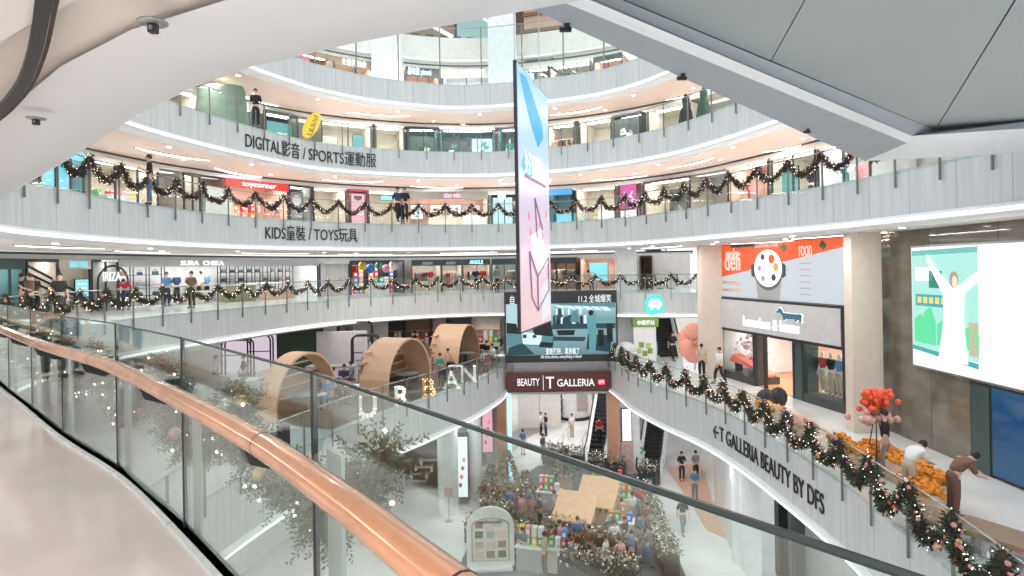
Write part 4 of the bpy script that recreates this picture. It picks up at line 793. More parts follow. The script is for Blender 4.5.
for q in range(4): poster(t, w_ * (.08 + q * .24), 1.8, .8, w_ * .15, .9, [whg, intm['beige'], whg, intm['pink']][q], ['leftmost white', 'beige', 'second white', 'pink'][q] + ' menu board inside the pink named shop', art=art_blocks([dark, intm['brown']]))
counter(t, w_ * .3, 1.0, 2.6, 'long pale counter inside the pink named shop'); counter(t, w_ * .7, .6, 1.6, 'short white counter inside the pink named shop', white)
t, w_, rz = shop(V1, 4, 489, 519, 'pale doorway with a bright round lamp left of the hanging screen', 'teal', wall_m, hh=.2, mull=1); poster(t, .2, .5, .3, 1.2, 1.7, glow('mint lit face', (.55, .85, .85), 1), 'mint lit tall panel left of the hanging screen'); poster(t, w_ * .6, .9, .8, .9, 1.0, intm['beige'], 'framed menu beside the mint lit panel', art=art_blocks([dark]))
o = MB().ball((0, 0, 0), .22, 14).build('globe_lamp', glow('cyan white globe', (.75, .95, 1), 4), loc=loc_of(t, .8, -.1, 2.0), smooth=True); tag(o, 'bright round lamp above the mint lit panel', 'lamp')
t, w_, rz = shop(V1, 4, 549, 572, 'dark shop with a blue lit header right of the hanging screen', 'teal', glow('blue lit header', (.08, .4, .8), 1), hh=.35); counter(t, .3, .7, 1.6, 'cyan topped counter under the blue header', cyg)
t, w_, rz = shop(V1, 4, 576, 615, 'open pale concourse shop with a cyan counter', 'beige', wall_m, hh=.15); counter(t, w_ * .5, .5, 1.5, 'white counter in the pale concourse shop', white); boxes(t, .2, w_ * .45, 1.2, 5, 'in the pale concourse shop', stack=2)
t, w_, rz = shop(V1, 4, 619, 640, 'pillar clad with a magenta poster on the storey above', 'pink', intm['beige'], hh=.05, dp=.3, light=0); poster(t, w_ * .1, -.05, .9, w_ * .75, 1.35, glow('magenta poster', (.70, .08, .38), .9), 'magenta poster with white bird shape above the green sign', art=lambda o, a, b: [text_up('printed_lettering', 'SALE', .3, wh, o, (a * .3, -.02, b * .2), width=a * .5), flat([(a * .45, b * .5), (a * .8, b * .75), (a * .7, b * .5), (a * .85, b * .4)], 'printed_bird', wh, o, -.014)]); poster(t, w_ * .1, -.05, .1, w_ * .75, .7, paper, 'pink and white notice under the magenta poster', art=art_blocks([pinkg]))
t, w_, rz = shop(V1, 4, 644, 690, 'dark mural wall behind the garland on the storey above', 'beige', dark, hh=.12, mull=0); poster(t, w_ * .4, .8, .2, w_ * .4, 1.6, dark, 'dark tropical mural panel behind the garland', art=art_blocks([fir, intm['brown'], intm['grey']]))
t, w_, rz = shop(V1, 4, 728, 768, 'orange and red sports shop near the bulkhead', 'peach', wall_m, hh=.12); rack(t, .2, .8, 6, 'in the orange sports shop', ['red', 'pink', 'beige']); boxes(t, w_ * .5, w_ * .95, .9, 4, 'in the orange sports shop', [TOYC[0], TOYC[6]], stack=2)
t, w_, rz = shop(V1, 4, 772, 815, 'pale shop with a teal doorway near the bulkhead', 'beige', wall_m, hh=.12, mull=1); poster(t, .2, .4, .1, .9, 1.7, tealg, 'teal lit panel in the pale shop near the bulkhead'); mannequin(t, w_ * .6, .8, 'black', 'black', 'mannequin in black near the bulkhead')
t, w_, rz = shop(V1, 4, 818, 870, 'white lit shop with pink display partly behind the bulkhead', 'white', wall_m, hh=.12, mull=1); rack(t, .4, .9, 7, 'partly behind the bulkhead', ['pink', 'white', 'teal'])
# --- second storey up
t, w_, rz = shop(V2, 8, 168, 205, 'pale open shop beside the rounded green grey pod at the upper left', 'beige', wall_m, hh=.12)
o = MB().lathe([(1.3, 0), (1.25, .1), (1.1, 2.0), (1.0, 2.2)], n=24, sx=1, sy=.5).build('green_pod', mat('green grey felt', (.22, .30, .24), .8), loc=loc_of(t, w_ * .72, -1.7, .05), smooth=True); tag(o, 'rounded green grey pod behind the glass at the upper left', 'pod')
t, w_, rz = shop(V2, 8, 208, 262, 'dark windowed electronics shop left of the yellow sign', 'dark', wall_m, hh=.25, mull=2); 
for q in range(4): poster(t, w_ * (.05 + q * .24), .9, .6, w_ * .17, 1.0, [glow('mint lit face', (.55, .85, .85), 1), dark, tealg, whg][q], ['mint', 'black', 'teal', 'white'][q] + ' screen in the dark electronics shop')
t, w_, rz = shop(V2, 8, 266, 298, 'dark display window with white and green shapes left of the yellow sign', 'dark', dark, hh=.1); poster(t, .3, .6, .4, w_ * .8, 1.5, tealg, 'teal picture with pale machines left of the yellow sign', art=art_blocks([paper, whg]))
o = thing('oval_sign', 'tilted yellow oval sign with dark squiggles above the sports lettering', 'sign', aty(305, 133, 28.6)[:1] + (28.6, aty(305, 138, 28.6)[1]))
MB().vprism([(.3 + .36 * math.cos(k) + .25 * math.sin(k), .62 + .62 * math.sin(k)) for k in [j * .3927 for j in range(16)]], 0, .12).build('panel', glow('yellow lit face', (.95, .68, .08), 1), o); 
for q in range(4): MB().tube([(.1 + q * .11, -.02, .2 + q * .24), (.3 + q * .1, -.02, .12 + q * .24), (.4 + q * .06, -.02, .3 + q * .24), (.2 + q * .08, -.02, .34 + q * .24)], .025, 5).build('squiggle', dark, o)
t, w_, rz = shop(V2, 8, 322, 372, 'pale corridor with framed panels above the sports lettering', 'beige', wall_m, hh=.12, mull=1); poster(t, w_ * .1, 1.5, .5, .9, 1.2, intm['grey'], 'small grey picture in the pale corridor'); poster(t, w_ * .7, 1.0, .9, .6, .9, tealg, 'small teal screen in the pale corridor')
t, w_, rz = shop(V2, 8, 376, 404, 'pale corridor with a blue corridor lamp', 'beige', wall_m, hh=.12)
t, w_, rz = shop(V2, 8, 408, 438, 'dark green window with plants and vehicles on the second storey up', 'teal', dark, hh=.12, mull=1); poster(t, .2, .8, .2, w_ * .85, 1.7, mat('dusky print', (.12, .2, .17), .5), 'dark green print of foliage and machines', art=art_blocks([paper, fir, tealg, dark]))
t, w_, rz = shop(V2, 8, 440, 495, 'dark teal shop with a bright diagonal display', 'teal', wall_m, hh=.12, mull=2); poster(t, w_ * .1, .9, .3, w_ * .4, 1.4, dark, 'dark screen wall in the teal shop', art=art_blocks([tealg, whg])); poster(t, w_ * .58, .8, .2, w_ * .38, 1.6, glow('ice lit face', (.55, .85, .9), 1.3), 'icy lit slanting display in the teal shop', art=art_blocks([paper, tealg]))
t, w_, rz = shop(V2, 8, 498, 519, 'dark green window beside the hanging screen on the second storey', 'teal', dark, hh=.1); mannequin(t, w_ * .5, .7, 'teal', 'black', 'mannequin in teal beside the hanging screen')
t, w_, rz = shop(V2, 8, 548, 574, 'clothes shop right of the hanging screen on the second storey up', 'beige', wall_m, hh=.12, mull=0); rack(t, .3, .7, 8, 'on the second storey up by the hanging screen', ['black', 'beige', 'brown', 'red']); rack(t, .4, 1.5, 8, 'at the back of the second storey clothes shop', ['black', 'grey', 'brown'])
t, w_, rz = shop(V2, 8, 580, 611, 'pale curved lounge on the second storey up', 'beige', wall_m, hh=.12); counter(t, w_ * .2, .5, 2.2, 'curved pale counter on the second storey up', intm['beige'])
t, w_, rz = shop(V2, 8, 614, 642, 'black shop front with white figure graphics on the second storey up', 'dark', dark, hh=.12, dp=.6); poster(t, .1, -.1, .1, w_ - .2, 1.9, dark, 'black board with large white figure drawings', art=art_blocks([paper, paper, grey]))
t, w_, rz = shop(V2, 8, 648, 690, 'pale open shop with dark low displays on the second storey up', 'beige', wall_m, hh=.12); 
for q in range(4): o = MB().lathe([(.5, 0), (.35, .5), (.05, .9)], n=12).build('cone_display', [fir, dark, darkg, intm['brown']][q], loc=loc_of(t, w_ * (.15 + .22 * q), .2, 0)); tag(o, ['green', 'black', 'dark teal', 'brown'][q] + ' cone shaped display on the second storey up', 'display')
for q, x in enumerate((694, 713)):
    X, Y = atz(x, 124 - q * 6, 8); t = thing('mannequin', ['black gowned', 'green gowned'][q] + ' dress form behind the glass near the bulkhead', 'mannequin', (X, Y + 1.2, 8)); MB().lathe([(.42, 0), (.30, .8), (.16, 1.2), (.2, 1.5), (.08, 1.6), (.05, 1.7)], n=14, sy=.7).build('gown', [CLO['black'], mat('dark green gown', (.05, .12, .09), .7)][q], t, True); MB().lathe([(.3, 0), (.3, .03)], n=14).build('stand_base', steel, t)
# --- top storey
t, w_, rz = shop(V3, 12, 292, 334, 'brown and orange lit corner at the left of the top storey', 'brown', intm['brown'], hh=.3, mull=0); poster(t, .1, -.05, .4, .9, 1.5, glow('magenta lit face', (.75, .15, .3), 1), 'small magenta lit poster at the left of the top storey')
t, w_, rz = shop(V3, 12, 335, 374, 'brown restaurant front with white name and white umbrellas', 'peach', intm['brown'], '食酒何加金', glow('bright white letters', (1, 1, 1), 1.4), (.15, .65), hh=.5, mull=1)
for q in range(5): o = MB().vprism([(-.5, 0), (.1, -.25), (.5, 0), (.0, .55)], 0, .3).build('tent_display', paper if q % 2 else intm['peach'], loc=loc_of(t, w_ * (.12 + .18 * q), .5, .5 + .15 * (q % 2)), rz=rz); tag(o, f'{["peach", "white"][q % 2]} folded paper display, {nth(q)} from the left in the brown restaurant front', 'display')
t, w_, rz = shop(V3, 12, 406, 439, 'brown shop with dark header and blue white lettering on the top storey', 'peach', dark, '品味堂 pinwei', glow('ice letters', (.6, .85, 1), 2.5), (.05, .7), hh=.55, mull=2)
t, w_, rz = shop(V3, 12, 443, 489, 'white lit jewellery shop with large glowing lettering', 'white', intm['beige'], '周大福廊', glow('glowing letters', (.9, .96, 1), 4), (.1, .8), hh=.55, mull=1); counter(t, .4, .3, w_ - 1.0, 'pink lit glass counter in the jewellery shop', glow('pink lit counter', (.95, .75, .78), 1.1))
t, w_, rz = shop(V3, 12, 524, 548, 'green lit shop right of the hanging screen on the top storey', 'grey', wall_m, hh=.2, mull=1); poster(t, w_ * .35, .6, .1, w_ * .4, 1.7, mat('olive board', (.35, .42, .2), .5), 'olive green board on the top storey'); poster(t, .1, .2, 1.3, .5, .6, glow('mint lit sign', (.5, .95, .9), 2), 'small mint lit sign beside the pillar on the top storey')
t, w_, rz = shop(V3, 12, 550, 590, 'pale shop with a blue lit post on the top storey', 'beige', wall_m, hh=.2, mull=2); poster(t, w_ * .38, .1, .1, .5, 1.4, glow('azure lit post', (.2, .65, .9), 1.3), 'narrow azure lit post on the top storey')
t, w_, rz = shop(V3, 12, 594, 622, 'peach lit shop with a dark grille under the bulkhead', 'peach', dark, hh=.3, mull=1)
X, Y = aty(574, 70, 36)[0], 36; escalator(X, Y, 12, .35, 7, 4.2, 'brown sided escalator on the top storey right of the light pillar', 1.1)

# fourth floor slab set back, seen between the tall pillars
P4 = P3.off(4.0).cut(8, P3.off(4.0).L - 4)
struct(sweep(P4, [(.5, 14.75), (0, 14.75), (0, 16.2), (.1, 16.2), (.1, 16.15), (5, 16.15)], 'trim_8', wall_m)); struct(sweep(P4.off(.02), [(0, 14.72), (-.1, 14.8), (0, 14.9)], 'trim_9', lip_m))
struct(sweep(P4.off(4), [(0, 16.2), (0, 20.2)], 'wall_back', intm['brown'])); struct(sweep(P4.off(-.4), [(0, 20.2), (5, 20.2)], 'ceiling', sof_m))
def upper(xa, xb, nm, lb, mt_, za=16.2, zb_=20, off=2.0):
    q = P4.off(off); sa, sb = q.s_px(xa, 17), q.s_px(xb, 17); a, b = q.at(sa), q.at(sb); w_ = math.dist(a[:2], b[:2]); t = thing(nm, lb, 'shop front', a[:2] + (za,), math.atan2(b[1] - a[1], b[0] - a[0]))
    MB().box(0, w_, 0, .1, 0, zb_ - za).build('wall_panel', mt_, t); return t, w_
t, w_ = upper(405, 455, 'upper_shop', 'dim brown shop front above the dark top storey sign', intm['brown']);
for q in range(3): MB().tube([(.2, -.3, 1.0 + q * .9), (w_ * .5, -.5, 1.3 + q * .8), (w_ - .2, -.3, .7 + q * .9)], .12, 6).build('curved_light', led_m, t)
for q in range(5): MB().box(.4 + q * .9, .9 + q * .9, -.5, -.1, 0, .7).build('low_display', dark, t)
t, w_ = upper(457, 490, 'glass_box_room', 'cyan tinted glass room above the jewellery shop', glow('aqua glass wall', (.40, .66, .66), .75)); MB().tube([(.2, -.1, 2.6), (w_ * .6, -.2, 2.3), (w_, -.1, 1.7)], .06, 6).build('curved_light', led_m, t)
t, w_ = upper(524, 575, 'upper_shop', 'peach layered balcony front right of the hanging screen top', intm['peach'])
for q in range(3): MB().box(0, w_, -.2, 0, .8 + q * 1.1, 1.0 + q * 1.1).build('dark_band', intm['brown'], t)

# ---- ceilings: crescent lights and round downlights
cres = glow('crescent light', (1, .97, .92), 4.5)
def crescent(path, zc, q, off, L, wd, lb, sk=.0):
    n = 14; x, y, a = path.at(q, off); t = thing('ceiling_light', lb, 'ceiling light', (x, y, zc), a + sk, 'crescent ceiling lights')
    def shp(k): return [(L * (i / n - .5), wd * k * math.sin(math.pi * i / n) ** 1.0 + .25 * math.sin(math.pi * i / n)) for i in range(n + 1)] + [(L * (.5 - i / n), -wd * k * .4 * math.sin(math.pi * i / n) + .25 * math.sin(math.pi * i / n)) for i in range(1, n)]
    MB().prism(shp(1), -.03, 0).build('recess_edge', mat('olive recess edge', (.22, .20, .15), .5), t); MB().prism([(x * .96, y - .02) for x, y in shp(.62)], -.045, -.03).build('diffuser', cres, t)
for path, zc, nm, a, b, stp in ((P1, 2.575, 'the storey above', P1.s_px(20, 2.6), P1.s_px(880, 2.6), 4.6), (P2, 6.575, 'the second storey up', P2.s_px(125, 6.6), P2.L - 3, 4.2), (P3, 10.575, 'the top storey', 4, P3.L - 3, 5.0)):
    q = a; i = 0
    while q < b:
        crescent(path, zc, q, 1.9 if i % 2 else 3.2, 3.4, .34, f'leaf shaped light in the ceiling under {nm}, {nth(i)} from the left', .15 * (-1) ** i); q += stp; i += 1
    q = a + 1; i = 0; D1 = MB().lathe([(.085, 0), (.085, -.012)], n=12).mesh('downlight'); D1.materials.append(glow('downlight', (1, .95, .88), 9))
    while q < b:
        x, y, _ = path.at(q, 1.0 if i % 2 else 2.6); o = bpy.data.objects.new('downlight', D1); C.objects.link(o); o.location = (x, y, zc - .001); tag(o, f'small round downlight in the ceiling under {nm}, {nth(i)} from the left', 'downlight', 'downlights under ' + nm); q += 2.1; i += 1
def area(x, y, z, sx, sy, p, col=(1, .96, .92), rz=0):
    l = bpy.data.lights.new('fill_light', 'AREA'); l.shape = 'RECTANGLE'; l.size = sx; l.size_y = sy; l.energy = p; l.color = col  # area light added only to brighten dim interiors, not an existing fitting
    o = bpy.data.objects.new('fill_light', l); C.objects.link(o); o.location = (x, y, z); o.rotation_euler.z = rz; return o
for path, zc, a, b, pw in ((P1, 2.5, P1.s_px(20, 2.6), P1.s_px(690, 2.6), 130), (P2, 6.5, P2.s_px(125, 6.6), P2.L - 3, 150), (P3, 10.5, 4, P3.L - 3, 150), (P4, 14.5, 4, P4.L - 4, 160)):
    q = a + 2
    while q < b:
        x, y, an = path.at(q, 2.0 if zc < 14 else -2.0); area(x, y, zc, 5, .12, pw, (1, .95, .90), an); q += 6  # added fill along each gallery ceiling to lift the dim storeys

# ================================================================== the storey below ours, marquee letters side
amb = glow('marquee bulb', (1, .85, .6), 3)
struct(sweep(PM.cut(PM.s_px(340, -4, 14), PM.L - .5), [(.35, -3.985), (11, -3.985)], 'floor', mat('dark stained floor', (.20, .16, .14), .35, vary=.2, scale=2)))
for ch, x, col, nm in (('U', 374, paper, 'white'), ('R', 407, paper, 'cream'), ('B', 434, mat('orange letter', (.85, .35, .05), .5), 'orange'), ('A', 457, paper, 'white'), ('N', 474, paper, 'white')):
    q = PM.s_px(x, -4, 15); X, Y, a = PM.at(q, .3); t = thing('marquee_letter', f'{nm} upright marquee letter {ch} with bulbs behind the glass', 'letter', (X, Y, -4), .12)
    b_ = text_mesh(ch, 1.15, .1, 'CENTER', .02)
    for v in b_.vertices: x_, y_, z_ = v.co; v.co = (x_, -z_, y_)
    link('letter_body', b_, col, t); f_ = text_mesh(ch, 1.15, .0, 'CENTER', -.012)
    pts = []; l = MB(); ed = [v.co.copy() for v in f_.vertices]; acc = None
    for v in ed:
        if acc is None or (v - acc).length > .085: l.ball((v.x, -.13, v.y), .026, 5); acc = v
    l.build('bulb_string', amb, t)
def arch_hut(xa, ya, xb, yb, L, h, lb, back=None):
    A, B = Vector(atz(xa, ya, -4)), Vector(atz(xb, yb, -4)); d = B - A; w_ = d.length; a = math.atan2(d.y, d.x); t = thing('arched_booth', lb, 'booth', (A.x, A.y, -4), a)
    r = w_ / 2; n = 16; base = h - r
    def prof(rr): return [(r - rr, 0)] + [(r - rr * math.cos(math.pi * i / n), base + rr * math.sin(math.pi * i / n)) for i in range(n + 1)] + [(r + rr, 0)]
    o_, i_ = prof(r), prof(r - .09); k = len(o_); mb = MB()
    for y in (0, L):
        mb.v += [(x, y, z) for x, z in o_] + [(x, y, z) for x, z in i_]
    for i in range(k - 1):
        mb.f += [(i, i + 1, k + i + 1, k + i), (2 * k + i + 1, 2 * k + i, 3 * k + i, 3 * k + i + 1), (i + 1, i, 2 * k + i, 2 * k + i + 1), (k + i, k + i + 1, 3 * k + i + 1, 3 * k + i)]
    mb.build('plywood_shell', wood, t)
    MB().box(.1, w_ - .1, L * .93, L * .97, 0, base + r * .5).build('back_panel', mat('brown slatted wood', (.26, .15, .09), .5), t)
    for q in range(5): MB().box(.1, w_ - .1, L * .80, L * .93, .2 + q * .42, .25 + q * .42).build('back_shelf', wood, t)
    MB().box(.15, w_ - .15, L * .45, L * .75, 0, .45).build('bench', mat('dark bench', (.12, .08, .06), .6), t, bevel=.02)
    tb = thing('round_table', 'grey round table inside the ' + lb.split(' with')[0], 'table', loc_of(t, w_ * .5, L * .15, 0)); MB().lathe([(.55, .7), (.56, .74)], n=20).build('tabletop', mat('slate table', (.25, .29, .31), .3), tb); MB().lathe([(.05, .02), (.05, .7)], n=8).build('pedestal', black, tb); MB().lathe([(.25, 0), (.25, .02)], n=14).build('foot', black, tb)
    return t
arch_hut(388, 398, 431, 381, 1.5, 2.4, 'middle plywood arched booth with slatted back wall')
arch_hut(458, 372, 480, 359, 1.7, 2.4, 'plywood arched booth nearest the cinema screen with slatted back')
arch_hut(276, 424, 337, 402, .8, 2.4, 'plywood arched booth seen through the near glass with a dark back')
def pipe_frame(x, y, w_, h, lb, rz=.1):
    X, Y = atz(x, y, -4); t = thing('pipe_rack', lb, 'rack', (X, Y, -4), rz); r = .3
    for k in (0, .5): MB().tube([(0, k, 0), (0, k, h - r)] + [(r - r * math.cos(i * .314), k, h - r + r * math.sin(i * .314)) for i in range(1, 5)] + [(r, k, h), (w_ - r, k, h)] + [(w_ - r + r * math.sin(i * .314), k, h - r + r * math.cos(i * .314)) for i in range(1, 5)] + [(w_, k, h - r), (w_, k, 0)], .045, 7).build('bent_pipe', black, t)
    MB().tube([(0, 0, h * .6), (w_, 0, h * .6)], .03, 6).build('cross_bar', black, t); MB().tube([(0, 0, h * .35), (0, .5, h * .35)], .03, 6).build('side_bar', black, t)
    return t
for i, (x, y, w_, h) in enumerate(((222, 378, 1.5, 2.0), (248, 376, 1.2, 2.2), (318, 372, 1.6, 2.6), (338, 370, 1.9, 2.7), (352, 378, 1.4, 2.2), (300, 368, 1.0, 2.0))): pipe_frame(x, y, w_, h, f'black bent pipe display frame, {["first","second","fourth","fifth","sixth","third"][i]} from the left under our storey')
def block(nm, cat, lb, x, y, z, w_, d, h, m_, rz=0, top=None, bev=.03):
    X, Y = atz(x, y, z); t = thing(nm, lb, cat, (X, Y, z), rz); MB().box(-w_ / 2, w_ / 2, 0, d, 0, h).build('body', m_, t, bevel=bev)
    if top: MB().box(-w_ / 2 - .04, w_ / 2 + .04, -.04, d + .04, h, h + .06).build('top', top, t)
    return t
block('display_board', 'panel', 'white display panel behind the black pipe frames', 342, 373, -4, 2.8, .15, 2.3, mat('pink white panel', (.85, .80, .80), .5)); block('display_board', 'panel', 'white panel left of the middle arched booth', 371, 360, -4, 2.2, .15, 2.4, paper)
block('display_board', 'panel', 'pink lit wall panel below the clear left part of our storey', 262, 372, -4, 4.5, .15, 2.5, glow('soft pink face', (.85, .72, .85), .8))
block('display_board', 'panel', 'black green wall panel behind the left arched booth', 300, 372, -4, 2.6, .2, 2.5, fir); block('display_counter', 'counter', 'white low counter seen through the near glass at the left', 205, 400, -4, 2.0, .8, .9, paper, top=white)
block('display_counter', 'counter', 'pale blue counter seen through the near glass', 236, 402, -4, 1.6, .7, .9, mat('pale blue counter', (.6, .72, .8), .4), top=white); block('display_counter', 'counter', 'white counter behind the black pipe frames', 330, 385, -4, 2.4, .8, .85, paper, top=grey)
struct(MB().box(-16, -1, 44.0, 44.2, -4, -1.2).build('wall_back', intm['brown'])); struct(MB().box(-1, 7, 40.6, 40.8, -4, -1.4).build('wall_back', wall_m))
for i, (x0, x1, m_, nm) in enumerate(((380, 402, intm['dark'], 'near black'), (404, 430, intm['brown'], 'brown'), (431, 446, intm['pink'], 'pinkish'), (447, 470, intm['dark'], 'charcoal'), (471, 500, intm['beige'], 'beige'))):
    q0, q1 = aty(x0, 340, 38)[0], aty(x1, 340, 38)[0]; t = thing('kiosk', f'{nm} kiosk front behind the arched booths', 'kiosk', (q0, 38, -4)); MB().box(0, q1 - q0, .6, .7, 0, 2.6).build('back_panel', m_, t)
    for q in range(3): MB().box(0, q1 - q0, .25, .6, .5 + q * .6, .54 + q * .6).build('shelf', wood, t)
    MB().box(0, q1 - q0, .0, .5, 0, .9).build('front_counter', m_, t, bevel=.02); MB().box(-.04, .04, 0, .7, 0, 2.6).build('side_post', black, t)
    boxes(t, .1, q1 - q0 - .1, .42, 5, f'on the {nm} kiosk', z0=.92, stack=2)
rr = random.Random(4); cl = list(CLO)
seats = [(322, 392), (334, 396), (345, 392), (352, 388), (314, 402), (328, 408), (296, 405), (448, 372), (440, 378), (362, 372), (381, 376), (487, 362), (493, 366), (456, 352), (470, 350)]
for i, (x, y) in enumerate(seats):
    X, Y = atz(x, y, -4); c = cl[i % len(cl)]
    st_ = thing('stool', f'small black stool under the {nth(i)} seated visitor by the booths, counted from the pipe frames', 'stool', (X, Y, -4), 0, 'stools by the booths'); MB().lathe([(.19, .38), (.2, .42)], n=14).build('seat', black, st_); MB().lathe([(.03, 0), (.03, .38)], n=6).build('leg', black, st_)
    person(X, Y, -4, rr.uniform(-1.5, 1.5), 'sit', c, cl[(i * 3 + 1) % len(cl)], f'person in {c} seated near the booths, {nth(i)} of those below our storey')
for i, (x, y) in enumerate(((318, 398), (340, 402), (306, 412), (444, 380), (372, 378), (490, 368))):
    X, Y = atz(x, y, -4); t = thing('cafe_table', f'small white cafe table near the booths, {nth(i)} of six', 'table', (X + .55, Y - .1, -4)); MB().lathe([(.32, .70), (.33, .73)], n=18).build('tabletop', paper, t); MB().lathe([(.04, .02), (.04, .7)], n=8).build('pedestal', steel, t); MB().lathe([(.2, 0), (.2, .02)], n=12).build('foot', steel, t)
for i, (x, y, c, d) in enumerate(((372, 366, 'white', 'black'), (433, 352, 'red', 'black'), (415, 358, 'black', 'denim'), (483, 352, 'grey', 'black'), (244, 392, 'black', 'navy'), (216, 392, 'white', 'black'))):
    pz(x, y, -4, rr.uniform(-2, 2), 'stand' if i % 2 else 'walk', c, d, f'standing person in {c} and {d} on the booth storey, {nth(i)} of the standing ones')

# ================================================================== right side of the storey below ours
A, B = WR.at(WR.s_px(723, -3)), WR.at(WR.s_px(848, -3)); wS = math.dist(A[:2], B[:2]); rzS = math.atan2(B[1] - A[1], B[0] - A[0])
zf = lambda px, py, Yd: aty(px, py, Yd)[1]
z1a, z1b = zf(723, 246, A[1]), zf(723, 296, A[1]); z2b = zf(723, 327, A[1])
t = thing('advert_board', 'orange and white lit food hall board with round pot picture', 'advertising board', (A[0], A[1], z1b), rzS); H = z1a - z1b
def P2w(px, py):     # picture point -> board coordinates
    u, v = ray(px, py); ax, ay = math.cos(rzS), math.sin(rzS); k = (A[0] - u * A[1]) / (u * ay - ax); Yd = A[1] + ay * k; return k, EYE + v * Yd - z1b
MB().box(-.08, wS + .05, 0, .3, -.06, H + .06).build('frame', black, t); MB().box(0, wS, -.02, 0, 0, H).build('lit_face', glow('pale board face', (.70, .76, .82), .85), t)
orr = glow('orange board face', (.95, .13, .03), .9)
flat([(0, H), (0, H * .38)] + [(wS, H * .86), (wS, H)], 'orange_field', orr, t, -.022)
K = (wS * .455, H * .50)
def disc(cx, cz, rx, rz_, m_, nm, y=-.03): flat([(cx + rx * math.cos(k * .262), cz + rz_ * math.sin(k * .262)) for k in range(24)], nm, m_, t, y)
flat([(K[0] - wS * .12, K[1]), (K[0] + wS * .12, K[1]), (K[0] + wS * .09, 0.02), (K[0] - wS * .09, 0.02)], 'pot_body', mat('pot grey', (.45, .47, .46), .4), t, -.028)
disc(K[0], K[1] + H * .02, wS * .125, H * .36, mat('pot rim', (.12, .16, .18), .4), 'pot_rim', -.035); disc(K[0], K[1] + H * .05, wS * .118, H * .33, wh, 'pot_lid', -.045)
for s_ in (-1, 1): flat([(K[0] + s_ * wS * .12, K[1] - H * .12), (K[0] + s_ * wS * .145, K[1] - H * .08), (K[0] + s_ * wS * .145, K[1] + H * .1), (K[0] + s_ * wS * .12, K[1] + H * .14)], 'pot_handle', dark, t, -.04)
for dx, dz, r_, m_ in ((-.04, .2, .02, dark), (.035, .16, .03, orr), (-.07, .0, .018, pk), (.07, .02, .026, glow('amber icon', (.9, .45, .12), .9)), (-.04, -.18, .018, grey), (.05, -.16, .022, dark)): disc(K[0] + dx * wS, K[1] + H * (.05 + dz), wS * r_ * .8, H * r_ * 2.6, m_, 'pot_icon', -.055)
cream = glow('cream lettering', (1, .82, .74), .85)
text_up('board_lettering', 'moka', .8, cream, t, (wS * .055, -.03, H * .72), width=wS * .13, bold=.03); text_up('board_lettering', 'deli', 1.3, cream, t, (wS * .04, -.03, H * .52), width=wS * .16, bold=.04)
text_up('board_lettering', 'FOOD', .6, cream, t, (wS * .70, -.03, H * .74), width=wS * .09, bold=.01)
text_up('board_lettering', '新鮮美食每日供應', .2, cream, t, (wS * .34, -.03, H * .92), width=wS * .2, depth=.004)
for q in range(6): MB().box(wS * .70, wS * .78, -.03, -.02, H * (.62 - q * .1), H * (.63 - q * .1)).build('menu_rule', grey, t); 
for q in range(2): flat([(wS * .02, H * (.3 - q * .14)), (wS * .18, H * (.32 - q * .14)), (wS * .22, H * (.27 - q * .14)), (wS * .18, H * (.22 - q * .14)), (wS * .02, H * (.25 - q * .14))], 'spoon_shape', mat('faint peach print', (.75, .6, .55), .5), t, -.03)
for x_ in (.58, .86): flat([(wS * x_, H * .98), (wS * (x_ + .03), H * .90), (wS * (x_ + .01), H * .82), (wS * (x_ - .02), H * .9)], 'leaf_shape', fir, t, -.03)
t = thing('shop_sign', 'white framed shop sign with white glowing lettering and a dachshund', 'sign', (A[0], A[1], z2b), rzS); H2 = z1b - z2b - .12
MB().box(-.12, wS + .1, -.25, .3, -.08, H2 + .1).build('frame', black, t, bevel=.02); MB().box(0, wS, -.28, -.25, 0.05, H2).build('sign_face', mat('pearl sign face', (.62, .61, .62), .4), t)
text_up('glow_lettering', 'homeless & beans', .66, glow('white glowing letters', (.80, .95, 1), 1.5), t, (wS * .27, -.31, H2 * .2), width=wS * .46, bold=.005)
dog = [(x_, z_ if z_ > .2 else .14 + z_ * .3) for x_, z_ in [(0, .52), (.1, .60), (.16, .70), (.24, .70), (.30, .60), (.36, .50), (.9, .50), (1.08, .52), (1.16, .44), (1.12, .36), (1.12, .08), (1.04, .08), (1.0, .26), (.94, .22), (.90, .08), (.84, .08), (.86, .26), (.45, .24), (.40, .08), (.33, .08), (.33, .30), (.26, .42), (.2, .50), (.05, .47)]]
flat([(wS * .56 + x_ * 1.45, H2 * .42 + z_ * .95) for x_, z_ in [(q[0] * 1.04 - .02, q[1] * 1.06 - .02) for q in dog]], 'dog_halo', glow('dog halo', (.7, .93, 1), 2.5), t, -.285); flat([(wS * .56 + x_ * 1.45, H2 * .42 + z_ * .95) for x_, z_ in dog], 'dog_shape', mat('dusk blue', (.05, .17, .24), .5), t, -.31)
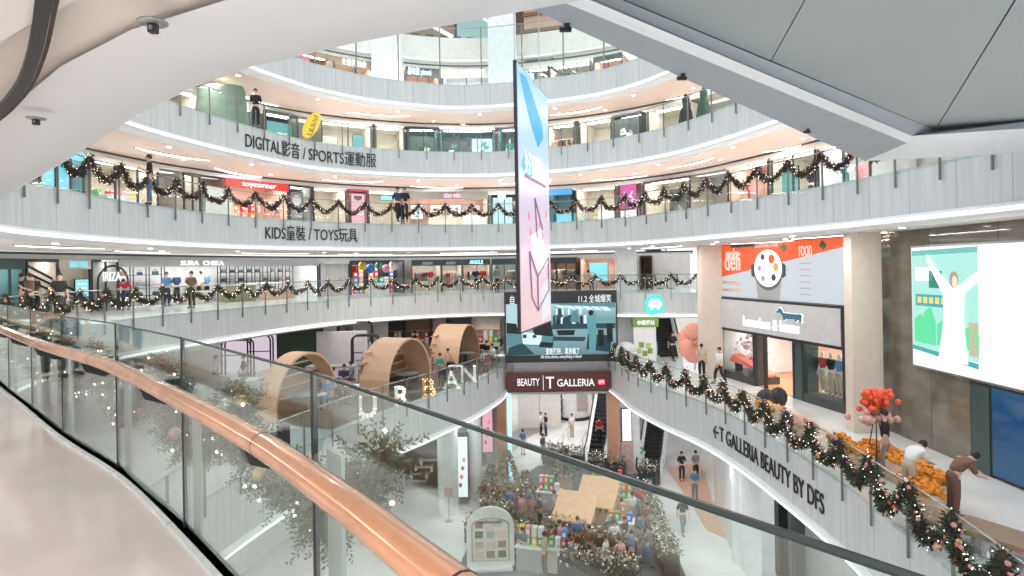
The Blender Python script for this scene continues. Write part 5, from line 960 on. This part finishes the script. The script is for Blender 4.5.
# shop below the sign
HS = z2b + 4 - .1
t = thing('storefront', 'glazed storefront with wooden floor below the dachshund sign', 'storefront', (A[0], A[1], -4), rzS)
MB().box(0, wS, 4.5, 4.6, 0, HS).build('back_wall', intm['peach'], t); MB().box(0, .1, 0, 4.5, 0, HS).build('side_wall', intm['white'], t); MB().box(wS - .1, wS, 0, 4.5, 0, HS).build('side_wall', intm['peach'], t)
MB().box(0, wS, 0, 4.5, 0, .03).build('shop_floor', mat('honey wood floor', (.50, .24, .11), .3, vary=.12, scale=8), t); MB().box(0, wS, 0, 4.5, HS, HS + .05).build('shop_ceiling', intm['white'], t); MB().box(.4, wS - .4, 1.2, 1.5, HS - .04, HS - .01).build('light_strip', strip_m, t)
for f_ in (0, .335, .42, .655, .72, .99): MB().box(wS * f_ - .06, wS * f_ + .06, -.1, .05, 0, HS).build('mullion', black, t)
MB().box(wS * .655, wS * .73, -.08, .6, 0, HS).build('dark_pier', darkg, t); MB().box(wS * .30, wS * .345, .0, .5, 0, HS).build('dark_pier', dark, t)
MB().box(0, wS * .335, -.1, 1.2, 0, .35).build('window_plinth', dark, t); MB().box(wS * .73, wS, -.1, 1.2, 0, .35).build('window_plinth', dark, t); MB().box(.05, wS * .335, -.02, .0, .35, HS).build('window_pane', glass_m, t); MB().box(wS * .73, wS, -.02, .0, .35, HS).build('window_pane', glass_m, t)
o = thing('chaise_longue', 'coral red reclining chair in the left shop window', 'chair', loc_of(t, wS * .17, .5, .36), rzS + .3); MB().vprism([(-.9, .5), (-.7, .85), (.1, .55), (1.3, .1), (1.35, .0), (1.1, 0), (.1, .35)], -.3, .3).build('cushion', mat('coral fabric', (.85, .16, .12), .6), o, bevel=.03); MB().box(-.6, -.55, -.25, .25, 0, .7).box(.8, .85, -.25, .25, 0, .2).build('leg_frame', black, o)
for q in range(4): mannequin(t, wS * (.76 + .055 * q), .6, ['red', 'black', 'blue', 'white'][q], 'beige', ['red', 'black', 'blue', 'white'][q] + ' dressed mannequin in the right shop window', .35)
boxes(t, wS * .75, wS * .98, .9, 7, 'in the right shop window', z0=.37, stack=4); boxes(t, .2, wS * .12, 1.5, 3, 'in the left shop window', z0=.37, stack=2)
o = thing('potted_bouquet', 'tall pink and white bouquet in a pot in the left shop window', 'bouquet', loc_of(t, wS * .14, .9, .36)); MB().lathe([(.2, 0), (.28, .7), (.1, .75)], n=12).build('pot', grey, o); m = MB(); [m.ball((rr.gauss(0, .28), rr.gauss(0, .2), 1.3 + rr.gauss(0, .32)), .09, 6) for _ in range(70)]; m.build('blossoms', mat('pink white blossom', (.85, .68, .7), .6), o, True)
st_ = thing('shoe_shelf', 'low white two tier shelf with dark shoes inside the storefront', 'shelf', loc_of(t, wS * .40, 2.2, .03), rzS)
for q in range(3): MB().box(0, 2.3, 0, .5, .15 + q * .42, .2 + q * .42).build('shelf_board', white, st_)
for x_ in (0, 1.13, 2.26): MB().box(x_, x_ + .04, 0, .5, 0, 1.05).build('shelf_side', white, st_)
for k in range(2):
    for q in range(5):
        o = thing('boot', f'{["dark","brown"][(q + k) % 2]} boot, {nth(q)} along the {["lower", "upper"][k]} tier of the low white shelf', 'boot', loc_of(st_, .25 + q * .43, .2, (.63, 1.05)[k]), rzS, 'boots on the low white shelf'); MB().vprism([(-.1, 0), (.16, 0), (.16, .07), (.02, .13), (.02, .30), (-.1, .30)], -.05, .05).build('upper', [dark, intm['brown']][(q + k) % 2], o, bevel=.01); MB().box(-.1, .16, -.055, .055, -.0, .02).build('sole', black, o)
poster(t, wS * .52, 4.3, 1.0, 1.0, 1.3, paper, 'framed wall display inside the storefront', intm['beige'], art_blocks([dark, intm['brown']])); counter(t, wS * .56, 3.4, 1.3, 'pale counter at the back of the storefront', intm['beige'], .03)
area(*loc_of(t, wS * .5, 2.2, HS - .1), 6, .3, 150, (1, .93, .86), rzS)
# advertising screen on the polished wall, blue panel and dark pier
def wallbox(px0, px1, ztop, zbot, nm, lb, cat, face, off=-.12, dp=.1, frame=None):
    a, b = WR.at(WR.s_px(px0, -1), off), WR.at(WR.s_px(px1, -1), off); w_ = math.dist(a[:2], b[:2]); rz = math.atan2(b[1] - a[1], b[0] - a[0]); t = thing(nm, lb, cat, (a[0], a[1], zbot), rz); H = ztop - zbot
    MB().box(-.06, w_ + .06, .02, dp, -.06, H + .06).build('cabinet', frame or black, t); MB().box(0, w_, 0, .02, 0, H).build('display', face, t); return t, w_, H
t, w_, H = wallbox(917, 1070, 2.02, -1.56, 'advertising_screen', 'huge glowing white screen of a person with raised arms', 'screen', glow('glowing white display', (1, 1, .97), 1.05), frame=steel)
k = w_ / 5.6
tl_ = glow('screen teal', (.06, .42, .42), 1.0)
def pp(pts, m_, nm, y=-.01): flat([(a_, b_) for a_, b_ in pts], nm, m_, t, y, .008)
W3_ = w_ * .52
pp([(.05, .55), (W3_, .45), (W3_, H - .05), (.05, H - .1)], glow('screen mint', (.40, .75, .68), 1.1), 'street_scene')
pp([(.05, H - .25), (W3_, H - .2), (W3_, H - .05), (.05, H - .1)], tl_, 'awning'); pp([(.2, H - 1.0), (W3_ * .35, H - 1.0), (W3_ * .35, H - .6), (.2, H - .6)], glow('screen white soft', (.9, .98, .97), 1.3), 'shop_awning', -.02); pp([(W3_ * .3, H - 1.2), (W3_ * .5, H - 1.2), (W3_ * .5, H - .7), (W3_ * .3, H - .7)], glow('screen green', (.03, .25, .17), 1), 'window_shape', -.02)
pp([(.2, H - 1.75), (W3_ * .52, H - 1.75), (W3_ * .52, H - 1.4), (.2, H - 1.4)], tl_, 'sign_band', -.02)
for q in range(5): pp([(.3 + q * .25, H - 1.66), (.46 + q * .25, H - 1.66), (.46 + q * .25, H - 1.48), (.3 + q * .25, H - 1.48)], glow('screen amber', (.95, .6, .2), 1.2), 'lit_letter_shape', -.03)
for x_, h_ in ((.15, .9), (.55, 1.15), (W3_ * .42, .8), (W3_ * .82, .75)): pp([(x_, .75), (x_ + .5, .7), (x_ + .5, .7 + h_ * .6), (x_ + .3, .7 + h_), (x_, .7 + h_ * .8)], glow('screen lime', (.12, .7, .35), 1.1), 'green_chair_shape', -.03)
pp([(W3_ * .88, .6), (W3_, .6), (W3_, 1.5), (W3_ * .88, 1.5)], glow('screen tan', (.6, .5, .35), 1), 'chair_shape', -.03); pp([(.05, .5), (W3_ * 1, .28), (W3_, .42), (.05, .62)], tl_, 'kerb_shape', -.03)
wwh = glow('screen bright white', (1, 1, 1), 1.6); cx = W3_ * .66
pp([(cx - .55, .35), (cx + .55, .35), (cx + .40, 1.6), (cx + .46, H - 1.3), (cx + .9, H - 1.0), (cx + 1.05, H - .7), (cx + .85, H - .75), (cx + .3, H - 1.1), (cx - .1, H - 1.1), (cx - .62, H - .6), (cx - .95, H - .22), (cx - 1.0, H - .38), (cx - .72, H - .8), (cx - .34, H - 1.35), (cx - .30, 1.6)], wwh, 'white_clothed_figure', -.05)
pp([(cx + .1 + .17 * math.cos(q * .6) , H - .95 + .24 * math.sin(q * .6)) for q in range(10)], glow('screen hair', (.45, .34, .25), 1), 'figure_hair', -.06); pp([(cx + .14 + .1 * math.cos(q * .6), H - 1.0 + .17 * math.sin(q * .6)) for q in range(10)], glow('screen face', (.95, .72, .58), 1.1), 'figure_face', -.07)
pp([(w_ * .8, .2), (w_, .2), (w_, H), (w_ * .8, H)], glow('screen cream', (1, .95, .74), 1.0), 'cream_area', -.012)
wallbox(975, 993, -1.7, -4, 'dark_pier', 'black green polished pier beside the blue glass panel', 'pier', darkg, dp=.3)
t, w_, H = wallbox(996, 1062, -1.68, -3.9, 'blue_glass_panel', 'deep blue glass panel under the glowing white screen', 'panel', mat('deep blue glass', (.02, .13, .32), .08, 0, .35, (.03, .17, .40)), dp=.25)
# green lit sign, kiosk, coral flower
X, Y = P0.at(P0.s_px(655, -.5), -.12)[:2]; t = thing('round_lit_sign', 'round teal lit sign on the slab front above the escalator', 'sign', (X, Y, aty(655, 305, Y)[1])); tg = glow('teal lit sign', (.08, .72, .60), 1.3)
MB().vprism([(.58 * math.cos(q * .262), .62 * math.sin(q * .262)) for q in range(24)], 0, .12).build('disc', tg, t); flat([(.4 * math.cos(q * .314), .02 + .36 * math.sin(q * .314)) for q in range(11)] + [(-.2, -.3), (0, -.1), (.2, -.3)], 'emblem', glow('mint white', (.85, 1, .95), 1.6), t, -.01)
t = thing('small_lit_sign', 'small white heart shaped lit sign right of the round teal one', 'sign', (X + .95, Y, aty(655, 304, Y)[1])); MB().vprism([(0, -.28), (.26, .02), (.24, .2), (.1, .24), (0, .14), (-.1, .24), (-.24, .2), (-.26, .02)], 0, .1).build('heart', glow('mint white', (.85, 1, .95), 1.6), t)
X, Y = atz(634, 362, -4); t = thing('vending_kiosk', 'white kiosk with green header and coloured squares beside the escalator', 'kiosk', (X, Y, -4), -.1)
MB().box(0, 1.3, 0, .9, 0, 2.05).build('body', paper, t, bevel=.03); MB().box(-.03, 1.45, -.05, .9, 2.05, 2.6).build('header', mat('leaf green', (.22, .38, .08), .5), t); text_up('header_lettering', '●健康站', .3, wh, t, (.2, -.07, 2.2), width=1.0, bold=.01)
for q, (a_, b_, m_) in enumerate(((.15, .5, 'y'), (.5, .35, 'g'), (.3, .85, 'g'), (.7, .8, 'y'), (.8, .5, 'g'))): MB().box(a_, a_ + .28, -.02, 0, b_, b_ + .3).build('coloured_square', mat('lime yellow', (.62, .62, .12), .5) if m_ == 'y' else mat('leaf green', (.22, .38, .08), .5), t)
X, Y = atz(698, 366, -4); t = thing('paper_flower', 'large coral paper flower against the stone pillar', 'decoration', (X - .5, Y - 1.2, -4)); cm = mat('coral paper', (.92, .40, .30), .6)
for q in range(7): a_ = q * .9; MB().ball((.62 * math.cos(a_) * .8, .1 * (q % 2), 1.45 + .62 * math.sin(a_)), .5, 12, 1, .25).build('petal', cm, t, True)
MB().ball((0, -.2, 1.45), .16, 10).build('centre', bronze, t, True); MB().tube([(0, .1, 0), (0, .1, 1.2)], .04, 6).build('stem', steel, t)
# planters, flower stand, benches
orf = mat('orange petals', (.92, .32, .03), .6, vary=.2, scale=30)
def planter(x, y, L, rz, lb, m_=orf, z=-4, w_=.45):
    q = PN.s_px(x, -4); X, Y, rz = PN.at(q, y); t = thing('flower_planter', lb, 'planter', (X, Y, z), rz); MB().box(-L / 2, L / 2, -w_ / 2, w_ / 2, 0, .5).build('trough', mat('peach trough', (.78, .55, .42), .5), t, bevel=.03); m = MB()
    for _ in range(int(L * 110)): m.ball((rr.uniform(-L / 2, L / 2), rr.uniform(-w_ / 2, w_ / 2), .56 + rr.uniform(-.05, .12)), rr.uniform(.05, .09), 5)
    m.build('flowers', m_, t)['kind'] = 'stuff'; g_ = MB()
    for _ in range(int(L * 60)): g_.leaf((rr.uniform(-L / 2, L / 2), rr.uniform(-w_ / 2, w_ / 2), .5), (rr.gauss(0, 1), rr.gauss(0, 1), 1), .16, .03)
    g_.build('leaves', fir, t)['kind'] = 'stuff'; return t
planter(843, 1.5, 3.2, -1.45, 'long trough of orange flowers behind the colourful garland'); planter(818, .9, 1.6, -1.45, 'shorter trough of orange flowers close to the glass'); planter(872, 1.0, 1.2, -1.4, 'small trough of orange flowers near the leaning people'); planter(775, .8, 1.4, -1.2, 'trough of peach flowers before the storefront', mat('peach petals', (.88, .5, .35), .6)); planter(748, .8, 1.2, -1.0, 'trough of orange flowers at the storefront corner')
X, Y = atz(877, 472, -4); t = thing('flower_stand', 'red orange flower basket on a tall tripod before the polished wall', 'flower stand', (X, Y, -4)); m = MB(); [m.ball((rr.gauss(0, .16), rr.gauss(0, .13), 1.95 - abs(rr.gauss(0, .2)) + .2), .085, 7) for _ in range(130)]; m.build('blossoms', mat('vermilion blossom', (.88, .12, .05), .5), t, True); m = MB(); [m.ball((rr.gauss(0, .26), rr.gauss(0, .15), 1.45 + rr.gauss(0, .06)), .1, 6) for _ in range(40)]; m.build('pink_blossoms', mat('dusty pink blossom', (.8, .45, .4), .6), t, True)
for q in range(3): a_ = q * 2.09; MB().tube([(.05 * math.cos(a_), .05 * math.sin(a_), 1.45), (.32 * math.cos(a_), .32 * math.sin(a_), 0)], .015, 5).build('leg', black, t)
MB().lathe([(.02, 1.4), (.2, 1.6), (.22, 1.7)], n=12).build('basket', intm['brown'], t)
X, Y = atz(985, 552, -4); t = thing('leaf_bench', 'tan and rose leaf shaped bench at the right edge', 'bench', (X, Y, -4), -.9); MB().prism([(-1.5, 0), (-1.2, .45), (-.3, .55), (.6, .4), (1.1, -.0), (.9, -.5), (0, -.35), (-.9, -.4)], .34, .45).build('seat', mat('tan leather', (.55, .32, .16), .5), t, bevel=.03); MB().prism([(0, .45), (1.6, .3), (1.9, -.3), (1.2, -.7), (.4, -.35)], .3, .40).build('side_seat', mat('rose leather', (.55, .28, .22), .5), t, bevel=.03); MB().lathe([(.25, 0), (.2, .34)], n=12).build('base', steel, t)
X, Y = atz(772, 412, -4); t = thing('heart_bench', 'black heart shaped seat in front of the storefront', 'seat', (X, Y, -4), .4)
for s_ in (-1, 1): MB().ball((.32 * s_, 0, .5), .42, 14, 1, .6).build('cushion', black, t, True)
MB().lathe([(.2, 0), (.2, .3)], n=12).build('base', black, t)
pa_ = MB().prism([atz(705, 390, -4), atz(760, 392, -4), atz(850, 440, -4), atz(840, 455, -4), atz(760, 420, -4)], -3.995, -3.985).build('floor_inlay', mat('pale peach floor', (.76, .62, .52), .3)); tag(pa_, 'pale peach floor inlay along the storefront', 'floor inlay')
for i, (x, y, lb) in enumerate(((640, 377, 'frosted round ball decoration beside the lower end of the garland'),)):
    X, Y = atz(625, 366, -4); t = thing('ball_decoration', lb, 'decoration', (X + .1, Y, -4)); MB().ball((0, 0, .75), .62, 16).build('frosted_ball', mat('frosted grey', (.6, .62, .6), .6), t, True); MB().lathe([(.3, 0), (.25, .2)], n=12).build('base', grey, t)

# ================================================================== the fair on the ground floor
def xmas_tree(x, y, h, lb, pot=True):
    X, Y = gp(x, y); t = thing('christmas_tree', lb, 'tree', (X, Y, -11)); m = MB(); m2 = MB()
    for _ in range(int(900 * h / 3)):
        f = rr.random() ** 1.4; z_ = .7 + f * (h - .7); r_ = (1 - f) * h * .32 * rr.uniform(.5, 1); a_ = rr.random() * 6.283
        (m if rr.random() < .75 else m2).leaf((r_ * math.cos(a_), r_ * math.sin(a_), z_), (math.cos(a_), math.sin(a_), -.1), .22, .045)
    m.build('foliage', fir, t)['kind'] = 'stuff'; m2.build('dry_foliage', mat('champagne foil', (.62, .50, .38), .35, .3), t)['kind'] = 'stuff'
    MB().lathe([(.07, .3), (.04, h * .8)], n=8).build('trunk', brown_l, t)
    if pot: MB().box(-.4, .4, -.4, .4, 0, .75).build('pot', mat('peach trough', (.78, .55, .42), .5), t, bevel=.03)
    for _ in range(26):
        f = rr.random(); z_ = .8 + f * (h - .9); r_ = (1 - f) * h * .32; a_ = rr.random() * 6.283; o = bpy.data.objects.new('bauble', BM[rr.randrange(5)]); C.objects.link(o); o.parent = t; o.location = (r_ * math.cos(a_), r_ * math.sin(a_), z_)
BM = []
for m_ in baub: me = MB().ball((0, 0, 0), .09, 8).mesh('bauble'); me.materials.append(m_); BM.append(me)
for x, y, h, lb in ((508, 497, 2.6, 'decorated Christmas tree at the left rear of the fair'), (565, 488, 2.4, 'decorated Christmas tree in a peach box behind the huts'), (600, 490, 1.5, 'short Christmas tree between huts and escalators'), (492, 506, 2.2, 'dark slim Christmas tree near the left hedge'), (526, 508, 2.0, 'Christmas tree left of the peach huts'), (612, 556, 1.7, 'small pale tree beside the right hut')): xmas_tree(x, y, h, lb)
def hedge(x0, y0, x1, y1, lb, h=1.25, w_=.9):
    A_, B_ = Vector(gp(x0, y0)), Vector(gp(x1, y1)); L = (B_ - A_).length; a_ = math.atan2(B_.y - A_.y, B_.x - A_.x); t = thing('decorated_hedge', lb, 'hedge', (A_.x, A_.y, -11), a_); MB().box(0, L, -w_ * .35, w_ * .35, 0, h * .75).build('trough', dark, t); m, m2, m3 = MB(), MB(), MB()
    for _ in range(int(L * 230)):
        p = (rr.random() * L, rr.uniform(-.5, .5) * w_, h * rr.uniform(.5, 1.05)); m_ = m if rr.random() < .5 else m2; m_.leaf(p, (rr.gauss(0, 1), rr.gauss(0, 1), rr.gauss(.4, 1)), .17, .035)
    m.build('foliage', fir, t)['kind'] = 'stuff'; m2.build('dry_foliage', mat('champagne foil', (.62, .50, .38), .35, .3), t)['kind'] = 'stuff'
    for _ in range(int(L * 16)): m3.ball((rr.random() * L, rr.uniform(-.5, .5) * w_, h * rr.uniform(.7, 1.1)), .07, 6)
    m3.build('baubles', baub[4], t, True)['kind'] = 'stuff'
for a_ in ((642, 502, 672, 580, 'right hedge with silver baubles along the fair, seen end on'), (468, 540, 548, 558, 'front left hedge with silver baubles beside the map board'), (545, 545, 635, 566, 'front hedge with baubles before the peach huts'), (486, 520, 512, 535, 'short hedge at the left corner of the fair'), (545, 463, 583, 470, 'small dark hedge at the portal entrance'), (590, 473, 625, 478, 'low dark hedge before the ground escalators'), (560, 578, 640, 592, 'nearest hedge at the bottom of the fair'), (640, 482, 658, 486, 'round hedge clump beside the peach inlay')): hedge(*a_)
hutm = mat('peach painted wood', (.85, .52, .30), .5, vary=.05)
def hut(x, y, w_, d, h, rz, lb):
    X, Y = gp(x, y); t = thing('market_hut', lb, 'hut', (X, Y, -11), rz)
    MB().box(-w_ / 2, w_ / 2, 0, .08, 0, h).box(-w_ / 2, w_ / 2, d - .08, d, 0, h * 1.12).build('wall_panel', hutm, t); MB().vprism([(-w_ / 2, 0), (-w_ / 2 + .08, 0), (-w_ / 2 + .08, h), (-w_ / 2, h)], 0, d).vprism([(w_ / 2 - .08, 0), (w_ / 2, 0), (w_ / 2, h), (w_ / 2 - .08, h)], 0, d).build('side_wall', hutm, t)
    r = MB(); r.v += [(-w_ / 2 - .15, -.15, h), (w_ / 2 + .15, -.15, h), (w_ / 2 + .15, d * .5, h + .25), (-w_ / 2 - .15, d * .5, h + .25), (-w_ / 2 - .15, d + .1, h + .75), (w_ / 2 + .15, d + .1, h + .75)] ; r.v += [(x_, y_, z_ - .08) for x_, y_, z_ in r.v]
    r.f += [(0, 1, 2, 3), (3, 2, 5, 4), (6, 9, 8, 7), (9, 10, 11, 8), (0, 6, 7, 1), (4, 5, 11, 10), (0, 3, 9, 6), (3, 4, 10, 9), (1, 7, 8, 2), (2, 8, 11, 5)]; r.build('roof', hutm, t)
    MB().box(-.03, .03, -.02, .09, 0, h).build('corner_strip', intm['brown'], t)
    for q in range(5): MB().vprism([(-w_ * .35 + q * w_ * .17, h - .05), (-w_ * .35 + q * w_ * .17 + .2, h - .05), (-w_ * .35 + q * w_ * .17 + .1, h - .25)], -.2, -.18).build('bunting_flag', black, t)
hut(571, 547, 1.6, 1.5, 1.2, -.35, 'left peach wooden hut with stepped roof in the fair'); hut(594, 534, 1.6, 1.8, 1.35, -.35, 'right peach wooden hut joined behind the left one')
for i, (x, y, m_, lb) in enumerate(((548, 512, 'grey', 'grey display stand left of the huts'), (621, 520, 'white', 'white display stand beside the right hedge'), (620, 545, 'white', 'tall white pod stand at the right of the fair'), (560, 575, 'beige', 'beige goods stall among the front hedges'), (530, 572, 'grey', 'grey goods stall beside the front left hedge'), (612, 505, 'teal', 'teal display stand behind the right hut'), (634, 470, 'white', 'white planter box near the ground escalator'))):
    X, Y = gp(x, y); t = thing('display_stand', lb, 'stand', (X, Y, -11), -.3); MB().box(-.6, .6, 0, .7, 0, .95).build('cabinet', intm[m_], t, bevel=.03); MB().box(-.65, .65, -.04, .74, .95, 1.0).build('top', white, t); boxes(t, -.55, .55, .35, 4, 'on the ' + ' '.join(lb.split(' in the')[0].split()[:8]), z0=1.0, stack=2)
X, Y = gp(491, 569); t = thing('map_board', 'large arched white board with green framed map standing by the fair', 'board', (X, Y, -11), .05)
rx, rz_ = 1.0, 1.0; MB().vprism([(-rx, .1)] + [(-rx * math.cos(q * .314), 1.75 + .85 * math.sin(q * .314)) for q in range(11)] + [(rx, .1)], 0, .18).build('panel', mat('soft white board', (.85, .82, .78), .5), t, bevel=.02)
fl = [(-.8, .35)] + [(-.8 * math.cos(q * .314), 1.85 + .3 * math.sin(q * .314)) for q in range(11)] + [(.8, .35)]
MB().vprism(fl, -.03, 0).build('green_frame', mat('sage frame', (.32, .38, .25), .5), t); MB().vprism([(x_ * .93, .05 + z_ * .96) for x_, z_ in fl], -.05, -.03).build('map_print', mat('map print', (.80, .74, .64), .5, vary=.1, scale=8), t)
for q in range(10): a_, b_ = -.65 + (q % 3) * .48, .5 + (q // 3) * .42; MB().box(a_, a_ + .34, -.07, -.05, b_, b_ + .28).build('map_picture', [intm['pink'], intm['brown'], fir, intm['grey']][q % 4], t)
text_up('map_lettering', 'CHRISTMAS MARKET', .14, dark, t, (-.5, -.08, 1.95), width=1.0); MB().box(-.9, .9, -.3, .4, 0, .12).build('base', white, t)
X, Y = gp(449, 521); t = thing('sign_stand', 'small sign on a pole by the white pillar', 'sign', (X, Y, -11)); MB().tube([(0, 0, 0), (0, 0, 1.2)], .025, 6).build('pole', steel, t); MB().box(-.2, .2, -.03, .02, 1.2, 1.65).build('panel', mat('rose sign', (.7, .45, .4), .5), t); MB().lathe([(.2, 0), (.2, .03)], n=12).build('base', steel, t)
t = thing('vanity_stand', 'white make-up stand with round base beneath the marquee letters', 'stand', gp(476, 485) + (-11,)); MB().lathe([(.5, 0), (.5, .1), (.1, .2), (.1, .9), (.7, 1.0), (.7, 1.05)], n=18).build('pedestal', white, t); [MB().box(-.6, .6, .1 + q * .15, .15 + q * .15, 1.05, 1.3 + q * .2).build('display_tier', steel, t) for q in range(3)]
# portal interior
t = thing('display_counter', 'dark display counter inside the portal', 'counter', gp(560, 420) + (-11,)); MB().box(-1.3, 1.3, 0, .8, 0, 2.6).build('cabinet', dark, t); [MB().box(-1.2, 1.2, -.15, 0, .5 + q * .6, .56 + q * .6).build('shelf', steel, t) for q in range(3)]
X, Y = gp(574, 417); t = thing('round_display', 'white round display with grey picture inside the portal', 'display', (X, Y, -11)); MB().lathe([(1.5, 0), (1.5, .25)], n=24).build('base', black, t); MB().lathe([(1.4, .25), (1.4, 3.2)], n=24).build('drum', paper, t)
MB().box(.1, 1.0, -1.48, -1.3, .8, 2.6).build('picture', art := mat('grey portrait print', (.5, .42, .42), .5), t)
X, Y = gp(546, 424); tag(MB().box(-.5, .5, 0, .6, 0, 5.8).build('pillar', darkg, loc=(X, Y, -11)), 'dark pillar with vertical lettering inside the portal', 'pillar', kind='structure'); me = text_up('vertical_lettering', '上\n下', .8, wh, None, (X - .35, Y - .03, -7.5), width=.6); tag(me, 'small white vertical lettering on the dark portal pillar', 'lettering')
X, Y = gp(518, 428); t = thing('wall_panel_display', 'pale double wall panel inside the portal at the left', 'panel', (X, Y, -11)); MB().box(0, 1.7, 0, .3, 0, 3.4).box(1.75, 3.4, 0, .3, 0, 3.4).build('panel', wall_m, t)
t = thing('shop_window', 'pale framed shop window at the back right of the portal', 'shop window', gp(592, 408) + (-11,)); MB().box(0, 3, 0, .1, 0, 2.8).build('frame', steel, t); MB().box(.15, 2.85, -.03, 0, .3, 2.6).build('pane', mat('pale rose pane', (.8, .72, .72), .3), t)
for i, (a_, b_, lb) in enumerate(((558, 455, 'left'), (578, 460, 'right'))):
    X, Y = gp(a_, b_); t = thing('floor_railing', f'{lb} steel railing on the floor inside the portal', 'railing', (X, Y, -11)); L = 5
    MB().tube([(0, 0, .95), (L * .3, L, .95)], .03, 6).build('top_bar', steel, t); MB().tube([(0, 0, .5), (L * .3, L, .5)], .02, 6).build('middle_bar', steel, t)
    for q in range(4): MB().tube([(L * .1 * q, L * q / 3, 0), (L * .1 * q, L * q / 3, .95)], .025, 6).build('post', steel, t)
o = MB(); pts = [gp(500, 452), gp(525, 432), (gp(560, 420)), gp(610, 412)]; q_ = Path(pts); st_ = sweep(q_, [(-.9, -10.99), (.9, -10.99)], 'floor_band', grey); tag(st_, 'curved grey band in the floor inside the portal', 'floor band')
for x_, y_, z_, p_ in ((3, 30, -6.2, 0),): pass
for i in range(3): area(3.5, 42 + i * 7, -5.35, 5, .4, 300, (1, .98, .96))  # added fill that brightens the portal interior
# crowd
k = 0; spots = [(552, 566), (500, 560), (517, 556), (560, 560), (536, 562), (600, 572), (615, 560), (625, 556), (640, 552), (590, 566), (545, 574), (523, 568), (606, 578), (632, 572), (648, 566), (578, 556), (622, 535), (633, 528), (612, 524), (590, 512), (555, 526), (540, 530), (522, 530), (510, 522), (530, 520), (648, 540), (641, 520), (628, 512), (498, 534), (572, 580), (620, 580), (484, 545)]
for x, y in sorted(spots, key=lambda q: -q[1]):
    a_, b_ = cl[(k * 5 + 2) % len(cl)], cl[(k * 3) % len(cl)]
    if k == 0: a_, b_ = 'teal', 'black'
    pz(x, y, -11, rr.uniform(-3.1, 3.1), ['stand', 'walk', 'phone', 'stand'][k % 4], a_, b_, f'person in {a_} top and {b_} trousers, {nth(k)} fair visitor from the front'); k += 1

# added fill lights over the photographer's walkway and over the right hand hall
for q in (1.2, 4.5, 8, 12, 16):
    x, y, an = P1.at(q, 3.4); area(x, y, 2.46, 2.2, .25, 75, (1, .95, .90), an)
for q in (WR.L * .35, WR.L * .6, WR.L * .85):
    x, y, an = WR.at(q, -2.2); area(x, y, 2.5, 4, .12, 80, (1, .95, .9), an)
for x, y, p in ((7.6, 26, 110), (8.2, 19, 110), (7.6, 33, 110), (-3.5, 31, 130), (-7, 24, 130)): area(x, y, -5.95, 3, .3, p, (1, .98, .96))  # added fill under the slabs to lighten the ground floor
# clutter among the booths: chairs, planters and lamps on the booth storey
def chair(x, y, rz, lb, m_=black, z=-4):
    X, Y = atz(x, y, z); t = thing('cafe_chair', lb, 'chair', (X, Y, z), rz, 'cafe chairs by the booths')
    MB().box(-.2, .2, -.2, .2, .43, .47).build('seat', m_, t, bevel=.01); MB().box(-.2, .2, .17, .2, .55, .85).build('backrest', m_, t, bevel=.01)
    for a in (-.17, .17):
        for b in (-.17, .17): MB().tube([(a, b, 0), (a, b, .44 if b < 0 else .85)], .014, 5).build('leg', black, t)
for i, (x, y) in enumerate(((312, 396), (326, 402), (340, 396), (350, 400), (300, 400), (290, 396), (436, 372), (444, 386), (452, 366), (488, 372), (484, 358), (372, 374), (382, 382), (364, 384), (334, 410), (344, 388), (358, 380), (495, 360))):
    chair(x, y, i * 1.3, f'{"black" if i % 3 else "brown"} cafe chair among the booths, {nth(i)} of the loose ones', black if i % 3 else intm['brown'])
for i, (x, y, h) in enumerate(((310, 380, 1.7), (440, 362, 1.5), (497, 356, 1.6), (356, 370, 1.8), (250, 398, 1.4))):
    X, Y = atz(x, y, -4); t = thing('potted_plant', f'leafy plant in a dark pot on the booth storey, {nth(i)} of five', 'plant', (X, Y, -4)); MB().lathe([(.16, 0), (.22, .4), (.2, .42)], n=12).build('pot', dark, t)
    m = MB(); [m.leaf((0, 0, .4), (rr.gauss(0, .5), rr.gauss(0, .5), 1), h * rr.uniform(.35, .75), .05) for _ in range(60)]; m.build('leaves', fir, t)
